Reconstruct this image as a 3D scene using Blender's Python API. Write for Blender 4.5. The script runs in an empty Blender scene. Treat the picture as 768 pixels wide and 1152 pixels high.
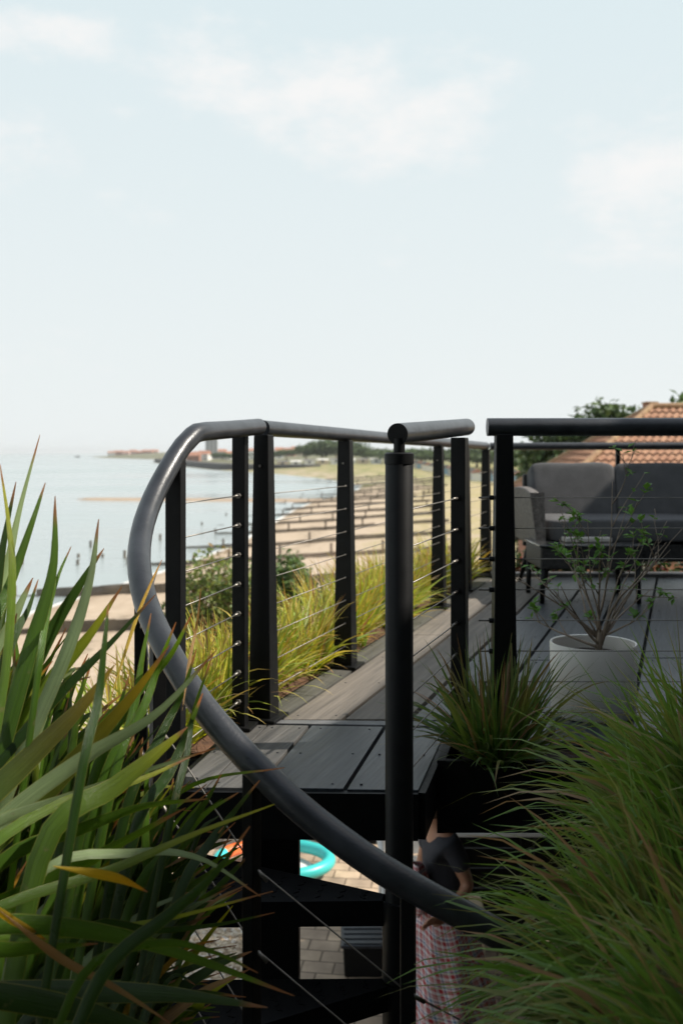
import bpy, bmesh, math, random
from mathutils import Vector, Matrix, noise
R = math.radians
rnd = random.Random(7)
SC = bpy.context.scene
COL = SC.collection
EYE, F, H0 = 0.90, 1120.0, 509.0        # metres above the deck, focal length and horizon row measured on the photograph

def P(px, py, Y):                        # the world point at depth Y that the photograph shows at (px, py)
    return Vector(((px - 384) * Y / F, Y, EYE - (py - H0) * Y / F))
def PZ(px, py, z):                       # the same for a known height
    Y = (EYE - z) * F / (py - H0)
    return Vector(((px - 384) * Y / F, Y, z))
def lerp(a, b, t): return a + (b - a) * t
def sstep(a, b, x):
    t = max(0, min(1, (x - a) / (b - a))); return t * t * (3 - 2 * t)
def interp(x, tab):
    if x <= tab[0][0]: return tab[0][1]
    for (x0, y0), (x1, y1) in zip(tab, tab[1:]):
        if x <= x1: return lerp(y0, y1, (x - x0) / (x1 - x0))
    return tab[-1][1]
ORD = ['first', 'second', 'third', 'fourth', 'fifth', 'sixth', 'seventh', 'eighth', 'ninth', 'tenth', 'eleventh', 'twelfth', 'thirteenth',
       'fourteenth', 'fifteenth', 'sixteenth', 'seventeenth', 'eighteenth', 'nineteenth', 'twentieth', 'twenty-first', 'twenty-second',
       'twenty-third', 'twenty-fourth', 'twenty-fifth', 'twenty-sixth', 'twenty-seventh', 'twenty-eighth', 'twenty-ninth', 'thirtieth']

# ------------------------------------------------------------------ mesh builder
class MB:
    def __init__(s): s.v = []; s.f = []; s.m = []; s.c = []; s.uv = {}
    def vert(s, p, c=(1, 1, 1)):
        s.v.append(tuple(p)); s.c.append((c[0], c[1], c[2], 1)); return len(s.v) - 1
    def face(s, idx, m=0): s.f.append(tuple(idx)); s.m.append(m)
    def hexa(s, p, m=0, c=(1, 1, 1)):    # 8 corners: bottom 4 ccw, top 4 ccw
        i = [s.vert(q, c) for q in p]
        for f in ((3, 2, 1, 0), (4, 5, 6, 7), (0, 1, 5, 4), (1, 2, 6, 5), (2, 3, 7, 6), (3, 0, 4, 7)): s.face([i[k] for k in f], m)
    def box(s, c, size, rz=0, m=0, top=None, col=(1, 1, 1)):   # top = (sx, sy) for a tapered box
        hx, hy, hz = size[0] / 2, size[1] / 2, size[2] / 2
        tx, ty = (top[0] / 2, top[1] / 2) if top else (hx, hy)
        M = Matrix.Rotation(rz, 3, 'Z'); c = Vector(c)
        pts = [(-hx, -hy, -hz), (hx, -hy, -hz), (hx, hy, -hz), (-hx, hy, -hz), (-tx, -ty, hz), (tx, -ty, hz), (tx, ty, hz), (-tx, ty, hz)]
        s.hexa([c + M @ Vector(q) for q in pts], m, col)
    def prism(s, poly, z0, z1, m=0):     # polygon ccw seen from above
        n = len(poly)
        a = [s.vert((p[0], p[1], z0)) for p in poly]; b = [s.vert((p[0], p[1], z1)) for p in poly]
        s.face(a[::-1], m); s.face(b, m)
        for i in range(n): s.face((a[i], a[(i + 1) % n], b[(i + 1) % n], b[i]), m)
    def tube(s, pts, r, n=8, cap=True, m=0, c=(1, 1, 1)):
        pts = [Vector(p) for p in pts]; rs = r if isinstance(r, (list, tuple)) else [r] * len(pts)
        up = None; rings = []
        for i, p in enumerate(pts):
            t = (pts[min(i + 1, len(pts) - 1)] - pts[max(i - 1, 0)]).normalized()
            if up is None: up = Vector((0, 0, 1)) if abs(t.z) < .9 else Vector((1, 0, 0))
            x = up.cross(t)
            if x.length < 1e-5: x = Vector((1, 0, 0)).cross(t)
            x.normalize(); y = t.cross(x).normalized(); up = y
            rings.append([s.vert(p + (x * math.cos(2 * math.pi * k / n) + y * math.sin(2 * math.pi * k / n)) * rs[i], c) for k in range(n)])
        for a, b in zip(rings, rings[1:]):
            for k in range(n): s.face((a[k], a[(k + 1) % n], b[(k + 1) % n], b[k]), m)
        if cap: s.face(rings[0][::-1], m); s.face(rings[-1], m)
    def lathe(s, c, prof, n=32, m=0, cap=(True, True)):
        c = Vector(c); rings = []
        for (r, z) in prof: rings.append([s.vert(c + Vector((r * math.cos(2 * math.pi * k / n), r * math.sin(2 * math.pi * k / n), z))) for k in range(n)])
        for a, b in zip(rings, rings[1:]):
            for k in range(n): s.face((a[k], a[(k + 1) % n], b[(k + 1) % n], b[k]), m)
        if cap[0]: s.face(rings[0][::-1], m)
        if cap[1]: s.face(rings[-1], m)
    def pillow(s, c, size, e=.35, n=20, rx=0, rz=0, m=0):    # soft rounded cushion
        c = Vector(c); M = Matrix.Rotation(rz, 3, 'Z') @ Matrix.Rotation(rx, 3, 'X'); rings = []
        f = lambda w: math.copysign(abs(w) ** e, w)
        for i in range(n + 1):
            a = -math.pi / 2 + math.pi * i / n; ring = []
            for k in range(2 * n):
                b = 2 * math.pi * k / (2 * n)
                q = Vector((size[0] / 2 * f(math.cos(a)) * f(math.cos(b)), size[1] / 2 * f(math.cos(a)) * f(math.sin(b)), size[2] / 2 * f(math.sin(a))))
                q += Vector((0, 0, 1)) * .006 * noise.noise(q * 6 + c) + Vector((0, -1, 0)) * .008 * noise.noise(q * 5 + c * 2)
                ring.append(s.vert(c + M @ q))
            rings.append(ring)
        for a, b in zip(rings, rings[1:]):
            for k in range(2 * n): s.face((a[k], a[(k + 1) % (2 * n)], b[(k + 1) % (2 * n)], b[k]), m)
    def build(s, name, mat, parent=None, smooth=False, bevel=0, angle=None):
        me = bpy.data.meshes.new(name); me.from_pydata(s.v, [], s.f)
        for x in (mat if isinstance(mat, (list, tuple)) else [mat]): me.materials.append(x)
        me.polygons.foreach_set('material_index', s.m)
        if smooth: me.polygons.foreach_set('use_smooth', [True] * len(s.f))
        ca = me.color_attributes.new('Col', 'FLOAT_COLOR', 'POINT'); ca.data.foreach_set('color', [x for c in s.c for x in c])
        if s.uv:
            u = me.uv_layers.new(name='UVMap')
            for lp in me.loops: u.data[lp.index].uv = s.uv.get(lp.vertex_index, (0, 0))
        me.update()
        if angle: me.set_sharp_from_angle(angle=R(angle))
        o = bpy.data.objects.new(name, me); COL.objects.link(o)
        if parent: o.parent = parent
        if bevel:
            b = o.modifiers.new('bevel', 'BEVEL'); b.width = bevel; b.segments = 2; b.limit_method = 'ANGLE'; b.angle_limit = R(40)
        return o

def tag(o, label=None, cat=None, group=None, kind=None):
    if label: o['label'] = label
    if cat: o['category'] = cat
    if group: o['group'] = group
    if kind: o['kind'] = kind
    return o
def thing(name, label, cat, loc=(0, 0, 0), group=None):
    o = bpy.data.objects.new(name, None); COL.objects.link(o); o.location = loc; o.empty_display_size = .1
    return tag(o, label, cat, group)
def attach(o, parent):                   # parent while keeping the world coordinates the mesh was built in
    o.parent = parent; o.matrix_parent_inverse = Matrix.Translation(parent.location).inverted(); return o
def part(mb, name, mat, t, **k):
    o = mb.build(name, mat, None, **k); loc = Vector(t.location)      # parts are built in world coordinates; only the thing's Empty carries a location
    o.parent = t; o.matrix_parent_inverse = Matrix.Translation(loc).inverted(); return o

# ------------------------------------------------------------------ materials
def mat(name, col, rough=.6, var=.15, scale=8, bump=0, bscale=60, metal=0, spec=.5, vcol=False, transl=0, col2=None, stretch=None, coat=0):
    m = bpy.data.materials.new(name); m.use_nodes = True; nt = m.node_tree; N = nt.nodes; L = nt.links
    b = N['Principled BSDF']; out = N['Material Output']
    b.inputs['Roughness'].default_value = rough; b.inputs['Metallic'].default_value = metal
    b.inputs['Specular IOR Level'].default_value = spec; b.inputs['Coat Weight'].default_value = coat
    tc = N.new('ShaderNodeTexCoord'); mp = N.new('ShaderNodeMapping'); L.new(tc.outputs['Object'], mp.inputs['Vector'])
    if stretch:                          # turn the grain to the board direction first, then stretch it along the board
        m0 = N.new('ShaderNodeMapping'); m0.inputs['Rotation'].default_value = (0, 0, stretch[3]); L.new(tc.outputs['Object'], m0.inputs['Vector']); L.new(m0.outputs['Vector'], mp.inputs['Vector']); mp.inputs['Scale'].default_value = stretch[:3]
    nz = N.new('ShaderNodeTexNoise'); nz.inputs['Scale'].default_value = scale; nz.inputs['Detail'].default_value = 6; L.new(mp.outputs['Vector'], nz.inputs['Vector'])
    rp = N.new('ShaderNodeMapRange'); rp.inputs['From Min'].default_value = .3; rp.inputs['From Max'].default_value = .7
    L.new(nz.outputs['Fac'], rp.inputs['Value'])
    if vcol:
        a = N.new('ShaderNodeVertexColor'); a.layer_name = 'Col'
        mx = N.new('ShaderNodeMix'); mx.data_type = 'RGBA'; mx.blend_type = 'MULTIPLY'; mx.inputs['Factor'].default_value = 1
        L.new(a.outputs['Color'], mx.inputs['A'])
        rp.inputs['To Min'].default_value = 1 - var; rp.inputs['To Max'].default_value = 1 + var
        L.new(rp.outputs['Result'], mx.inputs['B']); src = mx.outputs['Result']
    else:
        mx = N.new('ShaderNodeMix'); mx.data_type = 'RGBA'
        c2 = col2 or [min(1, x * (1 + var)) for x in col]
        c1 = col if col2 else [x * (1 - var) for x in col]
        mx.inputs['A'].default_value = (*c1, 1); mx.inputs['B'].default_value = (*c2, 1)
        L.new(rp.outputs['Result'], mx.inputs['Factor']); src = mx.outputs['Result']
    L.new(src, b.inputs['Base Color'])
    rr = N.new('ShaderNodeMapRange'); rr.inputs['To Min'].default_value = max(.03, rough - .09); rr.inputs['To Max'].default_value = min(1, rough + .09)
    n3 = N.new('ShaderNodeTexNoise'); n3.inputs['Scale'].default_value = scale * 2.7; n3.inputs['Detail'].default_value = 4; L.new(mp.outputs['Vector'], n3.inputs['Vector'])
    L.new(n3.outputs['Fac'], rr.inputs['Value']); L.new(rr.outputs['Result'], b.inputs['Roughness'])
    if bump:
        n2 = N.new('ShaderNodeTexNoise'); n2.inputs['Scale'].default_value = bscale; n2.inputs['Detail'].default_value = 4; L.new(mp.outputs['Vector'], n2.inputs['Vector'])
        bp = N.new('ShaderNodeBump'); bp.inputs['Strength'].default_value = bump; bp.inputs['Distance'].default_value = .01
        L.new(n2.outputs['Fac'], bp.inputs['Height']); L.new(bp.outputs['Normal'], b.inputs['Normal'])
    if transl:
        tr = N.new('ShaderNodeBsdfTranslucent'); ms = N.new('ShaderNodeMixShader'); ms.inputs[0].default_value = transl
        hs = N.new('ShaderNodeHueSaturation'); hs.inputs['Hue'].default_value = .485; hs.inputs['Saturation'].default_value = 1.1; hs.inputs['Value'].default_value = 1.5
        L.new(src, hs.inputs['Color']); L.new(hs.outputs['Color'], tr.inputs['Color'])
        L.new(b.outputs[0], ms.inputs[1]); L.new(tr.outputs[0], ms.inputs[2]); L.new(ms.outputs[0], out.inputs['Surface'])
    m['nodes'] = 1
    return m
M = {}
M['rail'] = mat('rail_paint', (.032, .035, .04), .34, .3, 14, .08, 160, spec=.45)
M['black'] = mat('black_powder_coat', (.0045, .0047, .005), .5, .3, 14, .06, 300, spec=.22)
M['steel'] = mat('stainless_cable', (.22, .205, .185), .5, .15, 30, metal=1)
M['board'] = mat('stained_board', (.017, .021, .026), .42, .2, 5, .22, 9, col2=(.050, .057, .064), stretch=(10, .45, 10, R(18.6)))
M['sunlitweather'] = mat('sunlit_weathered_board', (.05, .049, .047), .55, .2, 5, .25, 9, col2=(.12, .114, .105), stretch=(10, .45, 10, R(18.6)))  # weathered tone, lightened to carry the sunlight on the left landing boards
M['weather'] = mat('weathered_board', (.10, .087, .073), .7, .2, 4, .3, 9, col2=(.20, .172, .142), stretch=(10, .45, 10, R(18.6)))
M['edge'] = mat('algae_board', (.055, .054, .047), .6, .25, 5, .3, 9, col2=(.11, .105, .09), stretch=(10, .45, 10, R(18.6)))
M['trim'] = mat('pale_trim', (.12, .122, .124), .55, .3, 10, .2, 40)
M['blackwood'] = mat('black_stained_timber', (.006, .006, .006), .6, .4, 6, .3, 30, spec=.25)
M['soil'] = mat('soil', (.035, .022, .014), .95, .4, 30, .8, 60)
M['mulch'] = mat('dry_thatch', (.13, .062, .03), .9, .4, 30, .8, 90, col2=(.06, .03, .016))
M['leaf'] = mat('strap_leaf', (1, 1, 1), .3, .16, 5, 0, 30, vcol=True, transl=.3)
M['grass'] = mat('grass_blade', (1, 1, 1), .5, .1, 5, vcol=True, transl=.35)
M['foliage'] = mat('foliage', (1, 1, 1), .55, .1, 2, vcol=True, transl=.3)
M['farfol'] = mat('tree_foliage', (1, 1, 1), .7, .15, .3, vcol=True, transl=.15)
M['bark'] = mat('bark', (.21, .165, .125), .8, .3, 30, .5, 60, col2=(.34, .27, .21))
M['pot'] = mat('white_glaze', (.86, .84, .80), .5, .1, 7, .1, 30, col2=(.74, .70, .64))
M['cushion'] = mat('charcoal_fabric', (.085, .085, .088), .9, .15, 10, .4, 180)
M['rattan'] = mat('grey_rattan', (.13, .115, .105), .6, .45, 45, .9, 90)
M['rattanb'] = mat('black_rattan', (.02, .019, .018), .5, .4, 40, .9, 90)
M['glass'] = mat('tinted_table_glass', (.06, .06, .06), .08, .1, 4, spec=.6)
M['tray'] = mat('pale_tray', (.5, .47, .43), .6, .1, 12)
M['wood'] = mat('groyne_timber', (.16, .12, .09), .85, .35, 1.5, .5, 8, col2=(.30, .235, .18))
M['woodwet'] = mat('weedy_groyne_timber', (.07, .058, .042), .8, .4, 1.5, .5, 8, col2=(.17, .138, .10))
M['render'] = mat('white_render', (.72, .70, .66), .8, .08, 3)
M['brick'] = mat('brickwork', (.3, .14, .09), .85, .25, 6)
M['cladding'] = mat('dark_cladding', (.05, .05, .05), .7, .2, 5, .3, 20)
M['tile'] = mat('clay_pantile', (.27, .13, .075), .85, .35, 3.5, .4, 20, col2=(.38, .215, .13))
M['ridge'] = mat('ridge_tile_lichen', (.27, .15, .085), .85, .3, 6, .4, 20, col2=(.36, .24, .13))
M['slate'] = mat('slate_roof', (.16, .15, .15), .7, .2, 1)
M['redroof'] = mat('red_roof', (.36, .17, .11), .8, .25, 1)
M['turq'] = mat('turquoise_vinyl', (.05, .52, .5), .35, .06, 5)
M['orange'] = mat('orange_vinyl', (.85, .16, .035), .38, .06, 5)
M['white'] = mat('white_plastic', (.75, .72, .68), .4, .05, 5)
M['blue'] = mat('blue_plastic', (.03, .25, .6), .4, .05, 5)
M['cream'] = mat('pale_wood', (.6, .48, .32), .6, .1, 12)
M['tee'] = mat('navy_jersey', (.034, .035, .045), .9, .2, 10, .3, 90)
M['skin'] = mat('skin', (.42, .21, .13), .5, .08, 12)
M['hair'] = mat('brown_hair', (.06, .035, .02), .6, .3, 30)
M['pane'] = mat('window_glass', (.03, .04, .05), .08, .1, 2)

def ribs(m):                             # fine lengthwise ribs and bleached flecks on a strap leaf
    nt = m.node_tree; N = nt.nodes; L = nt.links; b = N['Principled BSDF']
    uv = N.new('ShaderNodeUVMap'); mp = N.new('ShaderNodeMapping'); mp.inputs['Scale'].default_value = (7, 2.2, 1); L.new(uv.outputs['UV'], mp.inputs['Vector'])
    nz = N.new('ShaderNodeTexNoise'); nz.inputs['Scale'].default_value = 1.6; nz.inputs['Detail'].default_value = 5; nz.inputs['Roughness'].default_value = .7; L.new(mp.outputs['Vector'], nz.inputs['Vector'])
    src = b.inputs['Base Color'].links[0].from_socket
    mr = N.new('ShaderNodeMapRange'); mr.inputs['From Min'].default_value = .3; mr.inputs['From Max'].default_value = .7; mr.inputs['To Min'].default_value = .6; mr.inputs['To Max'].default_value = 1.4; L.new(nz.outputs['Fac'], mr.inputs['Value'])
    mx = N.new('ShaderNodeMix'); mx.data_type = 'RGBA'; mx.blend_type = 'MULTIPLY'; mx.inputs['Factor'].default_value = 1; L.new(src, mx.inputs['A']); L.new(mr.outputs['Result'], mx.inputs['B'])
    tc = N.new('ShaderNodeTexCoord'); n2 = N.new('ShaderNodeTexNoise'); n2.inputs['Scale'].default_value = 55; n2.inputs['Detail'].default_value = 3; L.new(tc.outputs['Object'], n2.inputs['Vector'])
    m2 = N.new('ShaderNodeMapRange'); m2.inputs['From Min'].default_value = .66; m2.inputs['From Max'].default_value = .74; m2.inputs['To Max'].default_value = .55; L.new(n2.outputs['Fac'], m2.inputs['Value'])
    m3 = N.new('ShaderNodeMix'); m3.data_type = 'RGBA'; L.new(m2.outputs['Result'], m3.inputs['Factor']); L.new(mx.outputs['Result'], m3.inputs['A']); m3.inputs['B'].default_value = (.20, .17, .08, 1)
    L.new(m3.outputs['Result'], b.inputs['Base Color'])
    bp = N.new('ShaderNodeBump'); bp.inputs['Strength'].default_value = .5; bp.inputs['Distance'].default_value = .004; L.new(nz.outputs['Fac'], bp.inputs['Height']); L.new(bp.outputs['Normal'], b.inputs['Normal'])
ribs(M['leaf'])
def nodes_mat(name):
    m = bpy.data.materials.new(name); m.use_nodes = True
    return m, m.node_tree.nodes, m.node_tree.links, m.node_tree.nodes['Principled BSDF']
def ramp(N, stops, interp_='LINEAR'):
    r = N.new('ShaderNodeValToRGB'); e = r.color_ramp.elements; r.color_ramp.interpolation = interp_
    while len(e) < len(stops): e.new(.5)
    for x, (p, c) in zip(e, stops): x.position = p; x.color = (*c, 1)
    return r

# block paving
m, N, L, b = nodes_mat('block_paving')
tc = N.new('ShaderNodeTexCoord'); mp = N.new('ShaderNodeMapping'); mp.inputs['Rotation'].default_value = (0, 0, R(8)); L.new(tc.outputs['Object'], mp.inputs['Vector'])
br = N.new('ShaderNodeTexBrick'); L.new(mp.outputs['Vector'], br.inputs['Vector']); br.inputs['Scale'].default_value = 1
br.inputs['Brick Width'].default_value = .22; br.inputs['Row Height'].default_value = .15; br.inputs['Mortar Size'].default_value = .008; br.inputs['Mortar Smooth'].default_value = .4
br.inputs['Color1'].default_value = (.46, .345, .24, 1); br.inputs['Color2'].default_value = (.30, .225, .165, 1); br.inputs['Mortar'].default_value = (.15, .11, .075, 1)
nz = N.new('ShaderNodeTexNoise'); nz.inputs['Scale'].default_value = 5; nz.inputs['Detail'].default_value = 8; L.new(tc.outputs['Object'], nz.inputs['Vector'])
mx = N.new('ShaderNodeMix'); mx.data_type = 'RGBA'; mx.blend_type = 'OVERLAY'; mx.inputs['Factor'].default_value = .8
L.new(br.outputs['Color'], mx.inputs['A']); L.new(nz.outputs['Fac'], mx.inputs['B']); L.new(mx.outputs['Result'], b.inputs['Base Color']); b.inputs['Roughness'].default_value = .9
bp = N.new('ShaderNodeBump'); bp.inputs['Strength'].default_value = .5; bp.inputs['Distance'].default_value = .01; bp.invert = True
L.new(br.outputs['Fac'], bp.inputs['Height']); L.new(bp.outputs['Normal'], b.inputs['Normal']); M['paving'] = m

# terrain: sand, shingle, dry and green grass by distance from the water's edge
m, N, L, b = nodes_mat('shore_ground')
at = N.new('ShaderNodeAttribute'); at.attribute_name = 'shore'
tc = N.new('ShaderNodeTexCoord')
n1 = N.new('ShaderNodeTexNoise'); n1.inputs['Scale'].default_value = .14; n1.inputs['Detail'].default_value = 7; n1.inputs['Roughness'].default_value = .65; L.new(tc.outputs['Object'], n1.inputs['Vector'])
n2 = N.new('ShaderNodeTexNoise'); n2.inputs['Scale'].default_value = 1.3; n2.inputs['Detail'].default_value = 8; n2.inputs['Roughness'].default_value = .75; L.new(tc.outputs['Object'], n2.inputs['Vector'])
def math_(op, a, bb, cl=False):
    x = N.new('ShaderNodeMath'); x.operation = op; x.use_clamp = cl
    for i, q in enumerate((a, bb)):
        if isinstance(q, (int, float)): x.inputs[i].default_value = q
        else: L.new(q, x.inputs[i])
    return x.outputs[0]
wob = math_('MULTIPLY', math_('SUBTRACT', n1.outputs['Fac'], .5), 26)
dd = math_('ADD', at.outputs['Fac'], wob)
zone = math_('DIVIDE', dd, 60, True)
sand = ramp(N, [(.25, (.34, .262, .187)), (.5, (.44, .347, .255)), (.75, (.53, .435, .335))]); L.new(n2.outputs['Fac'], sand.inputs[0])
veg = ramp(N, [(.3, (.13, .15, .045)), (.48, (.31, .27, .10)), (.62, (.44, .35, .18)), (.75, (.22, .22, .07))]); L.new(n2.outputs['Fac'], veg.inputs[0])
zr = ramp(N, [(.0, (0, 0, 0)), (.24, (0, 0, 0)), (.36, (.6, .6, .6)), (.75, (.85, .85, .85)), (1, (1, 1, 1))]); L.new(zone, zr.inputs[0])
pat = N.new('ShaderNodeTexNoise'); pat.inputs['Scale'].default_value = .35; pat.inputs['Detail'].default_value = 5; L.new(tc.outputs['Object'], pat.inputs['Vector'])
pr = ramp(N, [(.38, (0, 0, 0)), (.48, (1, 1, 1))]); L.new(pat.outputs['Fac'], pr.inputs[0])
fac = math_('MULTIPLY', zr.outputs['Color'], math_('ADD', math_('MULTIPLY', pr.outputs['Color'], .75), .25), True)
mx = N.new('ShaderNodeMix'); mx.data_type = 'RGBA'; L.new(fac, mx.inputs['Factor']); L.new(sand.outputs['Color'], mx.inputs['A']); L.new(veg.outputs['Color'], mx.inputs['B'])
wet = N.new('ShaderNodeMapRange'); wet.inputs['From Min'].default_value = -1; wet.inputs['From Max'].default_value = 3.5; L.new(at.outputs['Fac'], wet.inputs['Value'])
mw = N.new('ShaderNodeMix'); mw.data_type = 'RGBA'; L.new(wet.outputs['Result'], mw.inputs['Factor']); mw.inputs['A'].default_value = (.24, .18, .12, 1); L.new(mx.outputs['Result'], mw.inputs['B'])
sy = N.new('ShaderNodeSeparateXYZ'); L.new(tc.outputs['Object'], sy.inputs[0])
fy = N.new('ShaderNodeMapRange'); fy.interpolation_type = 'SMOOTHSTEP'; fy.inputs['From Min'].default_value = 235; fy.inputs['From Max'].default_value = 300; L.new(sy.outputs['Y'], fy.inputs['Value'])
ng = ramp(N, [(.42, (0, 0, 0)), (.56, (1, 1, 1))]); L.new(n1.outputs['Fac'], ng.inputs[0])
mg_ = N.new('ShaderNodeMix'); mg_.data_type = 'RGBA'; L.new(math_('MULTIPLY', math_('MULTIPLY', fy.outputs['Result'], ng.outputs['Color']), .8), mg_.inputs['Factor']); L.new(mw.outputs['Result'], mg_.inputs['A']); mg_.inputs['B'].default_value = (.17, .19, .07, 1)
fz = N.new('ShaderNodeMapRange'); fz.interpolation_type = 'SMOOTHSTEP'; fz.inputs['From Min'].default_value = 430; fz.inputs['From Max'].default_value = 760; fz.inputs['To Max'].default_value = .85; L.new(sy.outputs['Y'], fz.inputs['Value'])
mz = N.new('ShaderNodeMix'); mz.data_type = 'RGBA'; L.new(fz.outputs['Result'], mz.inputs['Factor']); L.new(mg_.outputs['Result'], mz.inputs['A']); mz.inputs['B'].default_value = (.13, .13, .085, 1)
sl_ = N.new('ShaderNodeMath'); sl_.operation = 'ABSOLUTE'; L.new(math_('ADD', math_('SUBTRACT', at.outputs['Fac'], 8.5), math_('MULTIPLY', math_('SUBTRACT', n1.outputs['Fac'], .5), 14)), sl_.inputs[0])
sr = N.new('ShaderNodeMapRange'); sr.inputs['From Min'].default_value = 1.3; sr.inputs['From Max'].default_value = .2; sr.inputs['To Max'].default_value = 1; L.new(sl_.outputs[0], sr.inputs['Value'])
wd_ = ramp(N, [(.46, (0, 0, 0)), (.6, (.75, .75, .75))]); L.new(n2.outputs['Fac'], wd_.inputs[0])
mk = N.new('ShaderNodeMix'); mk.data_type = 'RGBA'; L.new(math_('MULTIPLY', sr.outputs['Result'], wd_.outputs['Color']), mk.inputs['Factor']); L.new(mz.outputs['Result'], mk.inputs['A']); mk.inputs['B'].default_value = (.12, .09, .055, 1)
fo = N.new('ShaderNodeMath'); fo.operation = 'ABSOLUTE'; L.new(math_('ADD', at.outputs['Fac'], math_('MULTIPLY', math_('SUBTRACT', n2.outputs['Fac'], .5), 2.2)), fo.inputs[0])
fr = N.new('ShaderNodeMapRange'); fr.inputs['From Min'].default_value = .75; fr.inputs['From Max'].default_value = .35; fr.inputs['To Max'].default_value = .8; L.new(fo.outputs[0], fr.inputs['Value'])
mf = N.new('ShaderNodeMix'); mf.data_type = 'RGBA'; L.new(fr.outputs['Result'], mf.inputs['Factor']); L.new(mk.outputs['Result'], mf.inputs['A']); mf.inputs['B'].default_value = (.75, .77, .76, 1)
L.new(mf.outputs['Result'], b.inputs['Base Color']); b.inputs['Roughness'].default_value = .95; b.inputs['Specular IOR Level'].default_value = .2
bp = N.new('ShaderNodeBump'); bp.inputs['Strength'].default_value = .6; bp.inputs['Distance'].default_value = .12; L.new(n2.outputs['Fac'], bp.inputs['Height']); L.new(bp.outputs['Normal'], b.inputs['Normal'])
M['shore'] = m

# sea
m, N, L, b = nodes_mat('sea_water')
b.inputs['Base Color'].default_value = (.30, .345, .345, 1); b.inputs['Roughness'].default_value = .12; b.inputs['IOR'].default_value = 1.33
tc = N.new('ShaderNodeTexCoord'); mp = N.new('ShaderNodeMapping'); mp.inputs['Scale'].default_value = (.35, 1, 1); L.new(tc.outputs['Object'], mp.inputs['Vector'])
n1 = N.new('ShaderNodeTexNoise'); n1.inputs['Scale'].default_value = .9; n1.inputs['Detail'].default_value = 6; n1.inputs['Roughness'].default_value = .6; L.new(mp.outputs['Vector'], n1.inputs['Vector'])
n2 = N.new('ShaderNodeTexNoise'); n2.inputs['Scale'].default_value = .025; n2.inputs['Detail'].default_value = 4; L.new(mp.outputs['Vector'], n2.inputs['Vector'])
rg = N.new('ShaderNodeMapRange'); rg.inputs['From Min'].default_value = .35; rg.inputs['From Max'].default_value = .65; rg.inputs['To Min'].default_value = .08; rg.inputs['To Max'].default_value = .3
L.new(n2.outputs['Fac'], rg.inputs['Value']); L.new(rg.outputs['Result'], b.inputs['Roughness'])
bp = N.new('ShaderNodeBump'); bp.inputs['Strength'].default_value = .5; bp.inputs['Distance'].default_value = .35; L.new(n1.outputs['Fac'], bp.inputs['Height']); L.new(bp.outputs['Normal'], b.inputs['Normal'])
M['sea'] = m

# gravel
m, N, L, b = nodes_mat('gravel')
tc = N.new('ShaderNodeTexCoord'); vo = N.new('ShaderNodeTexVoronoi'); vo.inputs['Scale'].default_value = 38; L.new(tc.outputs['Object'], vo.inputs['Vector'])
sp = N.new('ShaderNodeSeparateColor'); L.new(vo.outputs['Color'], sp.inputs[0])
rp = ramp(N, [(0, (.2, .13, .08)), (.4, (.5, .38, .25)), (.75, (.62, .5, .36)), (1, (.7, .66, .6))]); L.new(sp.outputs[0], rp.inputs[0]); L.new(rp.outputs['Color'], b.inputs['Base Color'])
bp = N.new('ShaderNodeBump'); bp.inputs['Strength'].default_value = 1; bp.inputs['Distance'].default_value = .02; bp.invert = True; L.new(vo.outputs['Distance'], bp.inputs['Height']); L.new(bp.outputs['Normal'], b.inputs['Normal']); b.inputs['Roughness'].default_value = .85
M['gravel'] = m

# plaid cotton
m, N, L, b = nodes_mat('plaid_cotton')
uv = N.new('ShaderNodeUVMap'); sx = N.new('ShaderNodeSeparateXYZ'); L.new(uv.outputs['UV'], sx.inputs[0])
def stripes(src, per, stops):
    mo = N.new('ShaderNodeMath'); mo.operation = 'FRACT'; L.new(math_('DIVIDE', src, per), mo.inputs[0])
    r = ramp(N, stops, 'CONSTANT'); L.new(mo.outputs[0], r.inputs[0]); return r.outputs['Color']
W_, RD, BL, PK = (.85, .80, .80), (.50, .045, .05), (.16, .26, .42), (.68, .34, .34)
st = [(0, W_), (.12, RD), (.34, W_), (.44, BL), (.56, W_), (.66, PK), (.86, RD), (.93, W_)]
mx = N.new('ShaderNodeMix'); mx.data_type = 'RGBA'; mx.inputs['Factor'].default_value = .5
L.new(stripes(sx.outputs['X'], .075, st), mx.inputs['A']); L.new(stripes(sx.outputs['Y'], .075, st), mx.inputs['B']); L.new(mx.outputs['Result'], b.inputs['Base Color']); b.inputs['Roughness'].default_value = .9
M['plaid'] = m

# ------------------------------------------------------------------ camera, sky, sun
cd = bpy.data.cameras.new('camera'); cam = bpy.data.objects.new('camera', cd); COL.objects.link(cam); SC.camera = cam
cam.location = (0, 0, EYE); cam.rotation_euler = (R(90), 0, 0)
cd.sensor_fit = 'HORIZONTAL'; cd.sensor_width = 24; cd.lens = 35; cd.shift_y = -(576 - H0) / 768; cd.clip_start = .05; cd.clip_end = 30000
cd.dof.use_dof = True; cd.dof.focus_distance = 2.4; cd.dof.aperture_fstop = 4.4
AZ, EL = R(3), R(45.5)
S = Vector((math.cos(AZ) * math.cos(EL), math.sin(AZ) * math.cos(EL), math.sin(EL)))
sl = bpy.data.lights.new('sun', 'SUN'); sl.energy = 4.8; sl.angle = R(.6); sl.color = (1, .93, .83)
so = bpy.data.objects.new('sun', sl); COL.objects.link(so); so.rotation_euler = (-S).to_track_quat('-Z', 'Y').to_euler()

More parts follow.
